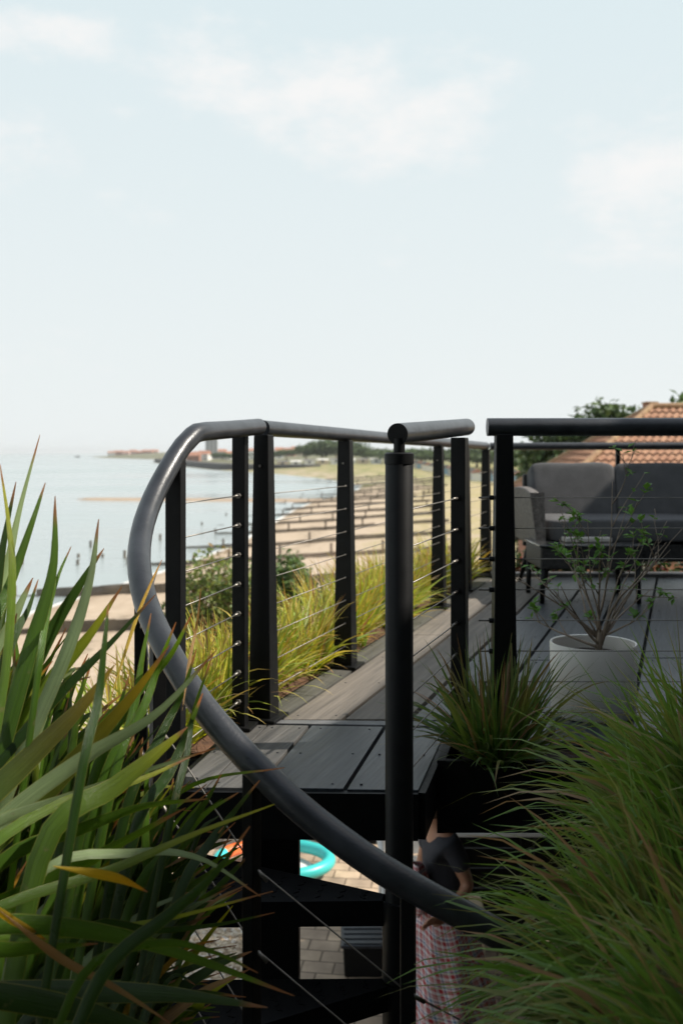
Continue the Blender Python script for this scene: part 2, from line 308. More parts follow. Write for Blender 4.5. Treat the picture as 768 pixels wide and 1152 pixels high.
w = bpy.data.worlds.new('World'); SC.world = w; w.use_nodes = True; nt = w.node_tree; N = nt.nodes; L = nt.links
bg = N['Background']; bg.inputs['Strength'].default_value = .1
sky = N.new('ShaderNodeTexSky'); sky.sky_type = 'NISHITA'; sky.sun_disc = False; sky.sun_elevation = EL; sky.sun_rotation = R(87); sky.dust_density = 2.5; sky.air_density = 1.0; sky.ozone_density = 1.5
tc = N.new('ShaderNodeTexCoord'); sx = N.new('ShaderNodeSeparateXYZ'); L.new(tc.outputs['Generated'], sx.inputs[0])
elv = N.new('ShaderNodeMapRange'); elv.inputs['From Min'].default_value = .42; elv.inputs['From Max'].default_value = 1.0; elv.inputs['To Min'].default_value = .98; elv.inputs['To Max'].default_value = .3
elv.interpolation_type = 'SMOOTHSTEP'; L.new(sx.outputs['Z'], elv.inputs['Value'])
hz = N.new('ShaderNodeMix'); hz.data_type = 'RGBA'; L.new(elv.outputs['Result'], hz.inputs['Factor']); L.new(sky.outputs['Color'], hz.inputs['A']); pg = N.new('ShaderNodeMapRange'); pg.inputs['From Min'].default_value = 0; pg.inputs['From Max'].default_value = .42; L.new(sx.outputs['Z'], pg.inputs['Value'])
pm = N.new('ShaderNodeMix'); pm.data_type = 'RGBA'; L.new(pg.outputs['Result'], pm.inputs['Factor']); pm.inputs['A'].default_value = (6.35, 6.65, 6.65, 1); pm.inputs['B'].default_value = (5.4, 6.2, 6.45, 1)
L.new(pm.outputs['Result'], hz.inputs['B'])
# soft cumulus: noise gated by broad patches of sky
mp = N.new('ShaderNodeMapping'); mp.inputs['Scale'].default_value = (1, 1, 2.1); L.new(tc.outputs['Generated'], mp.inputs['Vector'])
cn = N.new('ShaderNodeTexNoise'); cn.inputs['Scale'].default_value = 9.5; cn.inputs['Detail'].default_value = 9; cn.inputs['Roughness'].default_value = .66; L.new(mp.outputs['Vector'], cn.inputs['Vector'])
acc = None
for (px, py, rx, ry, wgt) in ((320, 95, 150, 42, 1), (450, 135, 110, 48, 1), (60, 42, 70, 26, .9), (745, 215, 115, 80, .8), (200, 92, 70, 26, .8), (150, 230, 60, 22, .55), (20, 165, 60, 45, .6), (490, 290, 90, 26, .5), (30, 400, 110, 34, .5), (570, 240, 50, 30, .4)):
    d0 = Vector(((px - 384) / F, 1, (H0 - py) / F)); n0 = d0.length; d0.normalize()
    su = N.new('ShaderNodeVectorMath'); su.operation = 'SUBTRACT'; L.new(tc.outputs['Generated'], su.inputs[0]); su.inputs[1].default_value = d0
    sc_ = N.new('ShaderNodeVectorMath'); sc_.operation = 'MULTIPLY'; L.new(su.outputs[0], sc_.inputs[0]); sc_.inputs[1].default_value = (F / rx * .72, F / rx * .72, F / ry * .72)
    ln = N.new('ShaderNodeVectorMath'); ln.operation = 'LENGTH'; L.new(sc_.outputs[0], ln.inputs[0])
    mr = N.new('ShaderNodeMapRange'); mr.interpolation_type = 'SMOOTHSTEP'; mr.inputs['From Min'].default_value = 1.5; mr.inputs['From Max'].default_value = .2; mr.inputs['To Max'].default_value = wgt; L.new(ln.outputs['Value'], mr.inputs['Value'])
    if acc is None: acc = mr.outputs['Result']
    else:
        mm = N.new('ShaderNodeMath'); mm.operation = 'MAXIMUM'; L.new(acc, mm.inputs[0]); L.new(mr.outputs['Result'], mm.inputs[1]); acc = mm.outputs[0]
ad = N.new('ShaderNodeMath'); ad.operation = 'MULTIPLY_ADD'; L.new(acc, ad.inputs[0]); ad.inputs[1].default_value = .42; L.new(cn.outputs['Fac'], ad.inputs[2])
cm = N.new('ShaderNodeMapRange'); cm.interpolation_type = 'SMOOTHSTEP'; cm.inputs['From Min'].default_value = .66; cm.inputs['From Max'].default_value = 1.05; cm.inputs['To Max'].default_value = .9; L.new(ad.outputs[0], cm.inputs['Value'])
cx = N.new('ShaderNodeMix'); cx.data_type = 'RGBA'; L.new(cm.outputs['Result'], cx.inputs['Factor']); L.new(hz.outputs['Result'], cx.inputs['A']); cx.inputs['B'].default_value = (6.95, 6.88, 6.82, 1)
L.new(cx.outputs['Result'], bg.inputs['Color'])

# ------------------------------------------------------------------ terrain, sea
SHORE = [(-60, -22), (0, -22), (40, -21), (62, -19.6), (75, -17), (90, -14), (111, -11.5), (147, -9.7), (175, -8.4), (200, -6), (254, 3), (295, 5.8), (330, 2), (380, -8), (467, -32), (560, -72),
         (700, -112), (900, -165), (1018, -196), (1100, -185), (1400, -260), (1800, -430), (2200, -560), (2400, -560), (3500, -500), (9000, 0)]
SEA = -9.1
def shore_x(Y): return interp(Y, SHORE)
def ground_z(X, Y):
    d = X - shore_x(Y)
    if d < 0: z = max(-13, SEA + .06 * d)
    elif d < 24: z = SEA + .062 * d
    elif d < 60: z = SEA + 1.49 + .05 * (d - 24)
    else: z = SEA + 3.29 + min(3, .012 * (d - 60))
    if Y > 600 and d > 30: z += min(14, (Y - 600) * .004) * sstep(30, 200, d)
    wgt = (1 - sstep(11.5, 27, Y)) * sstep(-15, -5.5, X)
    if d > 1.5 and Y > 4: z += .10 * noise.noise(Vector((X * .35, Y * .35, 0))) + .25 * noise.noise(Vector((X * .06, Y * .06, 3)))
    return lerp(z, -2.68, wgt)
rows = [-40, -20] + [y for y in range(-6, 70, 2)]
y = 72.0
while y < 9000: rows.append(y); y *= 1.045
ds = [-60, -30, -16, -9, -5, -3, -1.5] + [q * 1.5 for q in range(0, 44)]
q = 70.0
while q < 6000: ds.append(q); q *= 1.3
mb = MB(); sh = []
for Y in rows:
    for d in ds:
        X = shore_x(Y) + d; mb.vert((X, Y, ground_z(X, Y))); sh.append(d)
nc = len(ds)
for i in range(len(rows) - 1):
    for k in range(nc - 1): mb.face((i * nc + k, i * nc + k + 1, (i + 1) * nc + k + 1, (i + 1) * nc + k))
beach = mb.build('beach', M['shore'], smooth=True); tag(beach, kind='structure')
a_ = beach.data.attributes.new('shore', 'FLOAT', 'POINT'); a_.data.foreach_set('value', sh)
mb = MB(); i = [mb.vert(p) for p in ((-9000, -200, SEA), (9000, -200, SEA), (9000, 9000, SEA), (-9000, 9000, SEA))]; mb.face(i)
tag(mb.build('sea', M['sea']), kind='structure')
# sandbar
mb = MB(); top = []; nb = 30
for i in range(nb + 1):
    t = i / nb; X = lerp(-58, -4, t); wd = 10 * sstep(0, .12, t) + 5 * t; yc = lerp(213, 206, t); ring = []
    for k in range(7):
        u = -1 + k / 3; ring.append(mb.vert((X, yc + u * wd * .5 * (1 + .2 * noise.noise(Vector((X * .2, k, 0)))), SEA - .1 + .45 * (1 - u * u) * sstep(0, .08, t))))
    top.append(ring)
for a, b_ in zip(top, top[1:]):
    for k in range(6): mb.face((a[k], b_[k], b_[k + 1], a[k + 1]))
M['sandbar'] = mat('wet_sand', (.33, .245, .17), .8, .15, .6)
tag(mb.build('sandbar', M['sandbar'], smooth=True), kind='structure')
# courtyard
mb = MB(); i = [mb.vert(p) for p in ((-3.2, -2, -2.6), (9, -2, -2.6), (9, 10.4, -2.6), (-3.2, 10.4, -2.6))]; mb.face(i)
tag(mb.build('courtyard_paving', M['paving']), kind='structure')
mb = MB()
poly = [(-2.9, 5.6), (-.7, 5.7), (-.62, 6.6), (-.72, 7.6), (-1.0, 8.4), (-2.9, 8.6)]
mb.face([mb.vert((p[0], p[1], -2.592)) for p in poly])
pr_ = random.Random(3)
for _ in range(900):
    X, Y = pr_.uniform(-2.2, -.62), pr_.uniform(5.8, 8.3); r = pr_.uniform(.008, .022); c = Vector((X, Y, -2.592 + r * .4)); k0 = len(mb.v)
    for (a, b_, c_) in ((1, 0, 0), (0, 1, 0), (-1, 0, 0), (0, -1, 0), (.2, .1, .6)): mb.vert(c + Vector((a, b_, c_)) * r * pr_.uniform(.7, 1.2))
    for k in range(4): mb.face((k0 + k, k0 + (k + 1) % 4, k0 + 4))
tag(mb.build('gravel', M['gravel']), 'loose golden gravel beside the block paving', kind='stuff')

# ------------------------------------------------------------------ deck, landing and railings
D = Vector((.322, .947, 0)); Nn = Vector((.947, -.322, 0)); ROT = -math.atan2(.322, .947)   # along the left railing, and square to it
A0 = Vector((-.262, 3.36, 0))
def rail_x(Y): return A0.x + (Y - A0.y) * .34
BACK = 7.15
deck = thing('terrace_deck', 'dark stained timber terrace with wide boards and a pale weathered strip beside the cable railing', 'deck', (0, 0, 0))
# clip helper: board strip between offsets u0,u1 (metres right of railing line, measured along X), from front to back
def front_y(X): return 3.335 - .03 * (X + .27) if X < .36 else 3.10
def strip(mb, u0, u1, y0, y1, z0, z1, sl=.34):
    xx = lambda u, Y: A0.x + u + (Y - A0.y) * sl
    mb.prism([(xx(u0, y0), y0), (xx(u1, y0), y0), (xx(u1, y1), y1), (xx(u0, y1), y1)], z0, z1)
    if z1 < .006 and z1 > -.003 and u1 - u0 < .3 and y1 - y0 > .3:
        yq = y0 + .05
        while yq < y1: screws(mb, xx(u0, yq), yq, xx(u1, yq), yq); yq += (y1 - y0 - .1) / max(1, round((y1 - y0) / .6)) - 1e-6
br_ = random.Random(5); SCREW = None
def screws(mb, x0, y0, x1, y1):
    for t_ in (.16, .84):
        p = Vector((lerp(x0, x1, t_), lerp(y0, y1, t_), .0)); mb.tube([p + Vector((0, 0, -.004)), p + Vector((0, 0, .0032))], .004, 8, m=1)
mbe = MB(); strip(mbe, -.045, .052, 3.345, BACK, -.04, .0); part(mbe, 'edge_board', [M['edge'], M['rail']], deck, bevel=.003)
mbw = MB()
for (u0, u1, js) in ((.070, .262, (4.9, 6.1)), (.279, .484, (4.35, 5.7))):
    y0 = 3.345
    for j in list(js) + [BACK]: strip(mbw, u0, u1, y0 + .003, j - .003, -.04, .001 + br_.uniform(-.002, .002)); y0 = j
part(mbw, 'weathered_board', [M['weather'], M['rail']], deck, bevel=.003)
mbd = MB(); u = .503
while u < 3.6:
    wd = .232; y0 = 3.335 if u < .62 else 3.10
    js = [br_.uniform(4.2, 5.2), br_.uniform(5.6, 6.5), BACK]
    for j in js: strip(mbd, u, u + wd, y0 + .003, j - .003, -.04, br_.uniform(-.002, .002)); y0 = j
    u += wd + .016
part(mbd, 'deck_boards', [M['board'], M['rail']], deck, bevel=.003); pass
mbf = MB()
strip(mbf, -.11, 3.6, BACK - .002 + .004, BACK + .11, -.05, .03); part(mbf, 'back_kerb', M['trim'], deck, bevel=.004)
mbf = MB()
for yj in (3.42, 4.6, 5.8, 6.95): mbf.prism([(rail_x(yj) - .06, yj - .04), (rail_x(yj) + 3.5, yj - .04), (rail_x(yj) + 3.5, yj + .04), (rail_x(yj) - .06, yj + .04)], -.2, -.045)
part(mbf, 'joist', M['blackwood'], deck)
mbf = MB(); strip(mbf, -.04, 3.55, 3.36, BACK, -.062, -.047); part(mbf, 'dark_gap_backing', M['blackwood'], deck)  # black sheet added below the boards so their gaps look dark
mbf = MB(); strip(mbf, -.075, -.049, 3.36, BACK + .1, -.22, -.012); part(mbf, 'fascia', M['blackwood'], deck)
for (X, Y) in ((.62, 6.85), (2.7, 3.6), (2.9, 6.9)):
    mbf = MB(); mbf.box((X, Y, -1.405), (.12, .12, 2.39)); part(mbf, 'support_post', M['blackwood'], deck)

# stair landing: quadrilateral of boards
land = thing('stair_landing', 'square timber landing of dark boards at the head of the spiral stair', 'landing', (0, 0, 0))
LBL, LBR, LFR, LFL = Vector((-.335, 3.30)), Vector((.345, 3.26)), Vector((.205, 2.655)), Vector((-.455, 2.675))
def lq(s, t): return (LFL.lerp(LFR, s)).lerp(LBL.lerp(LBR, s), t)      # s across, t from front to back
bounds = [0, .17, .33, .475, .62, .80, 1.0]
widths = [(0, .135), (.143, .335), (.352, .695), (.712, 1.0)]
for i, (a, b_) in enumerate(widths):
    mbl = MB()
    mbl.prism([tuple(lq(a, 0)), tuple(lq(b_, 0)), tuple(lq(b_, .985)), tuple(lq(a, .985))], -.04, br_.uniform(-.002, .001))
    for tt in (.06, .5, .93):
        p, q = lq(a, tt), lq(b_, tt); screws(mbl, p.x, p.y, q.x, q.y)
    part(mbl, 'landing_board', [M['sunlitweather' if i < 2 else 'board'], M['rail']], land, bevel=.003)
mbl = MB(); mbl.prism([(-.345, 3.306), (.35, 3.262), (.36, 3.318), (-.27, 3.342)], -.04, .003); part(mbl, 'joint_trim', M['trim'], land, bevel=.002)
mbl = MB()
for p, q in ((lq(0, -.012), lq(1, -.012)), (lq(1.012, -.012), lq(1.012, 1)), (lq(-.012, -.012), lq(-.012, 1))):
    dv = (Vector(q) - Vector(p)).normalized(); nv = Vector((-dv.y, dv.x)) * .012
    mbl.prism([tuple(p - nv), tuple(q - nv), tuple(q + nv), tuple(p + nv)], -.13, -.006)
part(mbl, 'frame', M['black'], land)
mbl = MB(); mbl.box((-.172, 2.80, -1.36), (.108, .11, 2.48)); part(mbl, 'support_post', M['black'], land, bevel=.004)
mbl = MB(); mbl.box((-.172, 2.80, -.118), (.2, .2, .012)); part(mbl, 'head_plate', M['black'], land)

RT = .0272
CABLE_Z = [.760 - .0952 * k for k in range(8)]
def post_mesh(base, top, h, rz):
    mb = MB(); mb.box((0, 0, h / 2), (base, base, h), rz, top=(top, top)); return mb
def add_post(t, loc, base, top, h, rz, holes=True, plate=True):
    mb = MB(); mb.box((loc[0], loc[1], loc[2] + h / 2 + .006), (base, base, h), rz, top=(top, top))
    o = part(mb, 'post', M['black'], t, bevel=.003)
    if plate:
        mb = MB(); mb.box((loc[0], loc[1], loc[2] + .006), (base + .05, base + .05, .011), rz); q = part(mb, 'base_plate', M['black'], o, bevel=.002)
    return o
# --- left terrace railing
t = thing('cable_railing', 'long cable railing along the seaward edge of the terrace, with tapered black posts', 'railing', (A0.x, A0.y, 0))
rp_ = [(A0.x - .004, A0.y - .012, .982), (rail_x(4.18), 4.18, .975), (rail_x(5.79), 5.79, .96), (rail_x(7.2), 7.2, .948)]
mb = MB(); mb.tube(rp_, RT, 20); part(mb, 'handrail', M['rail'], t, smooth=True, angle=50)
posts = [3.36, 4.18, 5.79, 6.50, 7.2]
for Y in posts:
    add_post(t, (rail_x(Y), Y, .002), .08, .052, interp(Y, [(3.36, .952), (4.18, .943), (5.79, .928), (7.2, .916)]), ROT)
    mb = MB(); mb.tube([(rail_x(Y), Y, .93), (rail_x(Y), Y, .965)], .013, 8); part(mb, 'bracket', M['black'], t)
for z in CABLE_Z:
    mb = MB(); mb.tube([(rail_x(Y) + .012, Y, z) for Y in posts], .0017, 6)
    for Y in posts[1:-1]:
        p = Vector((rail_x(Y) + .012, Y, z)); mb.tube([p - D * .045, p + D * .045], .0042, 6)
    part(mb, 'cable', M['steel'], t, smooth=True)
# small bolt heads on the posts
for Y in posts[:3]:
    mb = MB(); p = Vector((rail_x(Y), Y, .855)) - D * .029; mb.tube([p, p - D * .006], .0045, 8); part(mb, 'bolt', M['steel'], t)
# --- railing at the back of the terrace
t = thing('cable_railing', 'far cable railing behind the outdoor sofa with a thin dark handrail across the tiled roof', 'railing', (rail_x(7.2), 7.2, 0))
mb = MB(); mb.tube([(rail_x(7.2) + .03, 7.2, .944), (4.3, 7.24, .95)], RT, 16); part(mb, 'handrail', M['rail'], t, smooth=True, angle=50)
for X in (2.0, 3.2): add_post(t, (X, 7.21, .03), .03, .03, .9, 0)
for z in CABLE_Z:
    mb = MB(); mb.tube([(rail_x(7.2), 7.2, z), (4.3, 7.24, z)], .0016, 5); part(mb, 'cable', M['steel'], t, smooth=True)
# --- front railing of the terrace
FY = 3.09
t = thing('cable_railing', 'near cable railing crossing the right side in front of the white pot', 'railing', (.5, FY, 0))
mb = MB(); mb.tube([(.452, FY, .979), (2.3, FY + .01, .981)], RT * 1.03, 24); part(mb, 'handrail', M['rail'], t, smooth=True, angle=50)
for X, b_, tp in ((.503, .078, .052), (1.9, .078, .052)):
    add_post(t, (X, FY, -.03), b_, tp, .982, 0)
    mb = MB(); mb.tube([(X, FY, .92), (X, FY, .97)], .014, 10); part(mb, 'bracket', M['black'], t)
for z in CABLE_Z:
    mb = MB(); mb.tube([(.425, FY - .004, z), (2.3, FY, z)], .0017, 6); c = part(mb, 'cable', M['steel'], t, smooth=True)
    mb = MB(); mb.tube([(.425, FY - .004, z), (.475, FY - .004, z)], .0032, 6); part(mb, 'threaded_end', M['steel'], c, smooth=True)
    mb = MB(); mb.tube([(.457, FY - .004, z), (.472, FY - .004, z)], .0085, 6); part(mb, 'nut', M['black'], c)
# --- guard railing from stair pole to planter corner
CX, CY, RR = .142, 2.45, .6275
G1 = Vector((.385, 3.1, .979)); G0 = Vector((CX - .002, CY, .946))
t = thing('cable_railing', 'short guard railing from the stair pole back to the planter corner with sloping top tube', 'railing', (.375, 3.08, 0))
mb = MB(); mb.tube([G0 + (G0 - G1).normalized() * .006, G1 + (G1 - G0).normalized() * .02], RT * .97, 24); part(mb, 'handrail', M['rail'], t, smooth=True, angle=50)
gx, gy = .364, 3.07
rg = -math.atan2(G1.x - G0.x, G1.y - G0.y)
mb = MB(); q0 = G0 + (G0 - G1).normalized() * .0055; mb.tube([q0, q0 + (G0 - G1).normalized() * .003], RT * .955, 28); part(mb, 'end_cap', M['black'], t)
add_post(t, (gx, gy, -.12), .046, .046, 1.06, rg, plate=False)
for z in CABLE_Z[:8]:
    mb = MB(); mb.tube([(CX + .012, CY + .034, z - .006), (gx - .008, gy - .02, z)], .0018, 6); c = part(mb, 'cable', M['steel'], t, smooth=True)
    p = Vector((gx - .01, gy - .024, z)); dv = Vector((CX - gx, CY - gy, 0)).normalized()
    mb = MB(); mb.tube([p, p + dv * .055], .0046, 6); part(mb, 'threaded_end', M['steel'], c, smooth=True)
    mb = MB(); mb.tube([p + dv * .004, p - dv * .012], .0085, 8); part(mb, 'nut', M['black'], c)

# ------------------------------------------------------------------ spiral staircase
ss = thing('spiral_staircase', 'black steel spiral staircase with a grey tube handrail winding down round its pole', 'staircase', (CX, CY, -2.6))
ZT = [(60, .957), (67, .911), (73, .857), (80, .80), (87, .748), (93.6, .703), (100, .662), (107, .619), (112, .583), (118, .544), (125.5, .494), (139, .388), (147, .329), (160, .23), (173, .14), (188, .047), (210, -.105), (240, -.32), (270, -.53), (310, -.82)]
def spt(th, r=RR, dz=0): a = R(th); return Vector((CX - r * math.sin(a), CY + r * math.cos(a), interp(th, ZT) + dz))
pts = [P(291, 480, 3.31), P(257, 483.3, 3.03), P(231, 485.2, 2.83)]
pts += [Vector((-.403, 2.77, .9545)), Vector((-.411, 2.752, .947))]
pts += [spt(th) for th in range(66, 312, 4)]
mb = MB(); mb.tube(pts, RT, 20); part(mb, 'handrail', M['rail'], ss, smooth=True, angle=50)
mb = MB(); mb.lathe((CX, CY, 0), [(.0345, -2.6), (.0345, .888), (.031, .893)], 32); pole = part(mb, 'centre_pole', M['black'], ss, smooth=True, angle=40)
mb = MB(); mb.lathe((CX, CY, 0), [(.0362, .872), (.0362, .8965), (.03, .9005)], 32); part(mb, 'cap', M['black'], pole, smooth=True, angle=40)
mb = MB(); mb.tube([(CX, CY, .895), (CX, CY, .935)], .014, 12); part(mb, 'bracket', M['black'], pole, smooth=True, angle=40)
for k in range(1, 12):
    zt = -.2 * k; a0, a1 = 62 + 28 * (k - 1), 92 + 28 * (k - 1)
    mb = MB(); n = 6
    inner, outer = .03, .60
    po = [(CX - outer * math.sin(R(lerp(a0, a1, i / n))), CY + outer * math.cos(R(lerp(a0, a1, i / n)))) for i in range(n + 1)]
    w0 = Vector((-math.sin(R(a0)), math.cos(R(a0)))); w1 = Vector((-math.sin(R(a1)), math.cos(R(a1))))
    pn0 = Vector((w0.y, -w0.x)) * .03; pn1 = Vector((-w1.y, w1.x)) * .03
    poly = [tuple(Vector((CX, CY)) + w0 * .03 + pn0 * .3)] + po + [tuple(Vector((CX, CY)) + w1 * .03 + pn1 * .3)]
    mb.prism(poly[::1], zt - .062, zt)
    # raised checker dimples on the tread plate
    for i in range(9):
        for j in range(4 + i // 2):
            rr_ = .09 + i * .056; th = lerp(a0 + 3, a1 - 3, (j + .5) / (4 + i // 2)); p = Vector((CX - rr_ * math.sin(R(th)), CY + rr_ * math.cos(R(th)), zt))
            mb.box(p + Vector((0, 0, .0012)), (.016, .005, .0022), R(th + (45 if (i + j) % 2 else -45)))
    tr = part(mb, 'tread', M['black'], ss)
    mb = MB(); mb.lathe((CX, CY, zt), [(.0415, -.195), (.0415, .0)], 28); part(mb, 'hub', M['black'], tr, smooth=True, angle=40)
bal = [94, 122, 150, 178, 206, 234, 262, 290]
for th in bal:
    top = spt(th); zt = top.z - 1.03
    mb = MB(); mb.box((top.x, top.y, (top.z - .02 + zt) / 2), (.025, .03, top.z - .02 - zt), R(th)); part(mb, 'baluster', M['black'], ss, bevel=.002)
for k in range(5):
    dz = -.20 - .155 * k
    mb = MB(); mb.tube([spt(th, RR - .004, dz) for th in [80] + bal], .0017, 6)
    for th in bal:
        p = spt(th, RR - .004, dz); q = spt(th + 5, RR - .004, dz)
        mb.tube([p, p.lerp(q, .6)], .0042, 6)
    part(mb, 'cable', M['steel'], ss, smooth=True)
# posts that carry the level part of the handrail along the landing
P1, P2 = Vector((-.330, 3.25, 0)), Vector((-.447, 2.685, 0))
rl = -math.atan2(P1.x - P2.x, P1.y - P2.y)
for p, h in ((P1, .955), (P2, .885)):
    o = add_post(ss, (p.x, p.y, .0), .044, .044, h, rl)
for z in CABLE_Z:
    a, b_ = P2 + Vector((.0, .02, z)), P1 + Vector((0, -.022, z)); dv = (a - b_).normalized()
    mb = MB(); mb.tube([a, b_], .0019, 6); c = part(mb, 'cable', M['steel'], ss, smooth=True)
    mb = MB(); mb.tube([b_, b_ + dv * .05], .0046, 6); part(mb, 'threaded_end', M['steel'], c, smooth=True)
    mb = MB(); mb.tube([b_ + dv * .008, b_ + dv * .02], .0085, 6); part(mb, 'nut', M['steel'], c)

# ------------------------------------------------------------------ planters
t = thing('planter_box', 'black timber planter box beside the landing with a green grass tuft in it', 'planter', (.7, 3.0, -.26))
mb = MB()
x0, x1, y0, y1 = .282, 1.5, 2.90, 3.05
mb.box(((x0 + x1) / 2, y0 + .012, -.105), (x1 - x0, .024, .21)); part(mb, 'front_panel', M['blackwood'], t, bevel=.002)
mb = MB(); mb.prism([(x0 - .004, y0), (x0 + .02, y0), (x0 + .055, 3.06), (x0 + .03, 3.06)], -.21, .002); part(mb, 'side_panel', M['blackwood'], t)
mb = MB(); mb.box(((x0 + x1) / 2 + .02, 2.99, -.2), (x1 - x0 - .03, .13, .02)); part(mb, 'floor_panel', M['blackwood'], t)
mb = MB(); mb.box(((x0 + x1) / 2 + .03, 3.066, -.1), (x1 - x0, .02, .2)); part(mb, 'back_panel', M['blackwood'], t)
mb = MB(); mb.box(((x0 + x1) / 2 + .03, 2.99, -.1), (x1 - x0 - .1, .125, .17)); part(mb, 'soil', M['soil'], t)

def grass_blade(mb, base, az, el, L_, W, bend, c0, c1, n=7, twist=0):
    d = Vector((math.cos(az) * math.cos(el), math.sin(az) * math.cos(el), math.sin(el))); p = Vector(base); prev = None
    sd0 = Vector((-math.sin(az + twist), math.cos(az + twist), 0))
    for i in range(n + 1):
        t_ = i / n; wd = W * .5 * (1 - t_ ** 2.2) * (.65 + .35 * min(1, t_ * 4)); sd = sd0 - d * sd0.dot(d)
        sd.normalize(); c = tuple(lerp(c0[j], c1[j], t_ ** 1.5) for j in range(3))
        if i == n: k = (mb.vert(p, c),)
        else: k = (mb.vert(p - sd * wd, c), mb.vert(p + sd * wd, c))
        if prev:
            if i == n: mb.face((prev[0], prev[1], k[0]))
            else: mb.face((prev[0], prev[1], k[1], k[0]))
        prev = k
        d = (d + Vector((0, 0, -bend / n)) * (.4 + 1.2 * t_)).normalized(); p = p + d * (L_ / n)
def grass_clump(name, center, rad, nb, Lr, W, cols, tipc, seed, el=(50, 88), bend=(.5, 1.5), bias=None, label='', cat='grass', group=None, dry=.08):
    g = random.Random(seed); mb = MB(); c = Vector(center); dr = MB()
    for _ in range(nb):
        a = g.uniform(0, 2 * math.pi); r = rad * math.sqrt(g.random()); b = c + Vector((r * math.cos(a), r * math.sin(a), g.uniform(-.01, .02)))
        az = a + g.gauss(0, .8) if bias is None else g.gauss(bias[0], bias[1])
        c0 = g.choice(cols); v = g.uniform(.7, 1.25); c0 = tuple(x * v for x in c0); tc_ = g.choice(tipc)
        isdry = g.random() < dry
        if isdry: c0 = tuple(x * g.uniform(.7, 1.3) for x in (.26, .16, .07)); tc_ = (.3, .2, .09)
        grass_blade(dr if isdry else mb, b, az, R(g.uniform(*el)), g.uniform(*Lr), W * g.uniform(.6, 1.25), g.uniform(*bend), c0, tc_, twist=g.uniform(.6, 2.5) if bias else g.uniform(-1.57, 1.57))
    t = thing(name, label, cat, center, group); t['kind'] = 'thing'
    part(mb, 'green_blades', M['grass'], t); 
    if dr.f: part(dr, 'dry_blades', M['grass'], t)
    return t
GRN = [(.075, .17, .025), (.10, .20, .032), (.05, .11, .018), (.14, .23, .04)]
TIP = [(.12, .15, .04), (.22, .17, .06), (.2, .11, .05), (.08, .13, .04)]
grass_clump('ornamental_grass', (.455, 2.955, -.02), .075, 380, (.18, .42), .0115, GRN, TIP, 21, el=(28, 88), bend=(.3, 1.3), label='tuft of green ornamental grass sprouting from the black planter box beside the railing post')
# trough planter along the seaward edge
t = thing('planter_trough', 'long planting trough along the outside of the terrace railing, filled with thatch', 'planter', (-.4, 3.3, -.3))
def tp(u, Y): return (rail_x(Y) + u, Y)
mb = MB(); mb.prism([tp(-.56, 3.05), tp(-.08, 3.05), tp(-.08, 7.3), tp(-.56, 7.3)], -.34, -.045); part(mb, 'trough', M['blackwood'], t)
mb = MB(); nY = 40; rws = []
for i in range(nY + 1):
    Y = lerp(3.07, 7.28, i / nY); rws.append([mb.vert((rail_x(Y) + lerp(-.55, -.052, k / 6), Y, -.025 + .05 * math.sin(math.pi * k / 6) + .03 * noise.noise(Vector((k * .7, Y * 5, 0))))) for k in range(7)])
for a, b_ in zip(rws, rws[1:]):
    for k in range(6): mb.face((a[k], a[k + 1], b_[k + 1], b_[k]))
part(mb, 'soil', M['mulch'], t, smooth=True)
YEL = [(.36, .45, .035), (.27, .42, .035), (.48, .50, .05), (.17, .33, .03), (.52, .47, .06)]
YTIP = [(.42, .40, .10), (.5, .36, .12), (.4, .2, .07), (.3, .36, .08)]
spots = []
Y = 3.12; g = random.Random(11)
while Y < 7.2: spots.append(Y); Y += .27
for i, Y in enumerate(spots):
    h = g.uniform(.85, 1.12) * (.8 if i < 2 else 1)
    grass_clump('ornamental_grass', (rail_x(Y) - .27 + g.uniform(-.06, .04), Y, -.01), .16, 340, (.13 * h, .39 * h), .0115, YEL, YTIP, 100 + i, el=(35, 88), bend=(.3, 1.5),
                label='sunlit yellow-green grass clump in the trough outside the railing, %s counting away from the stair' % ORD[i], group='grass clumps along the terrace railing', dry=.07)

# ------------------------------------------------------------------ pot and shrub
PC = Vector(((667 - 384) * 3.43 / F, 3.43, 0))
t = thing('plant_pot', 'plain white cylindrical plant pot standing on the dark deck behind the cables', 'pot', PC)
mb = MB(); mb.lathe(PC, [(.138, .003), (.143, .008), (.147, .243), (.1455, .247), (.1395, .245), (.138, .2)], 56, cap=(True, False)); part(mb, 'body', M['pot'], t, smooth=True, angle=60)
mb = MB(); mb.lathe(PC + Vector((0, 0, .2)), [(.139, 0), (.06, .008), (.0, .012)], 32, cap=(False, False)); part(mb, 'soil', M['soil'], t, smooth=True)
sh_ = thing('potted_shrub', 'sparse leafy twiggy shrub growing out of the white pot', 'shrub', PC + Vector((.01, 0, .2)))
g = random.Random(17); mbb = MB(); mbl = MB()
def leaf_card(mb, p, d, L_, W, col, up=Vector((0, 0, 1))):
    d = d.normalized(); sd = d.cross(up)
    if sd.length < .05: sd = Vector((1, 0, 0))
    sd.normalize(); nn = sd.cross(d)
    a = mb.vert(p, col); b = mb.vert(p + d * L_ * .45 + sd * W / 2 + nn * W * .15, col); c = mb.vert(p + d * L_, col); e = mb.vert(p + d * L_ * .45 - sd * W / 2 + nn * W * .15, col); m_ = mb.vert(p + d * L_ * .5 - nn * W * .05, col)
    mb.face((a, b, m_)); mb.face((b, c, m_)); mb.face((c, e, m_)); mb.face((e, a, m_))
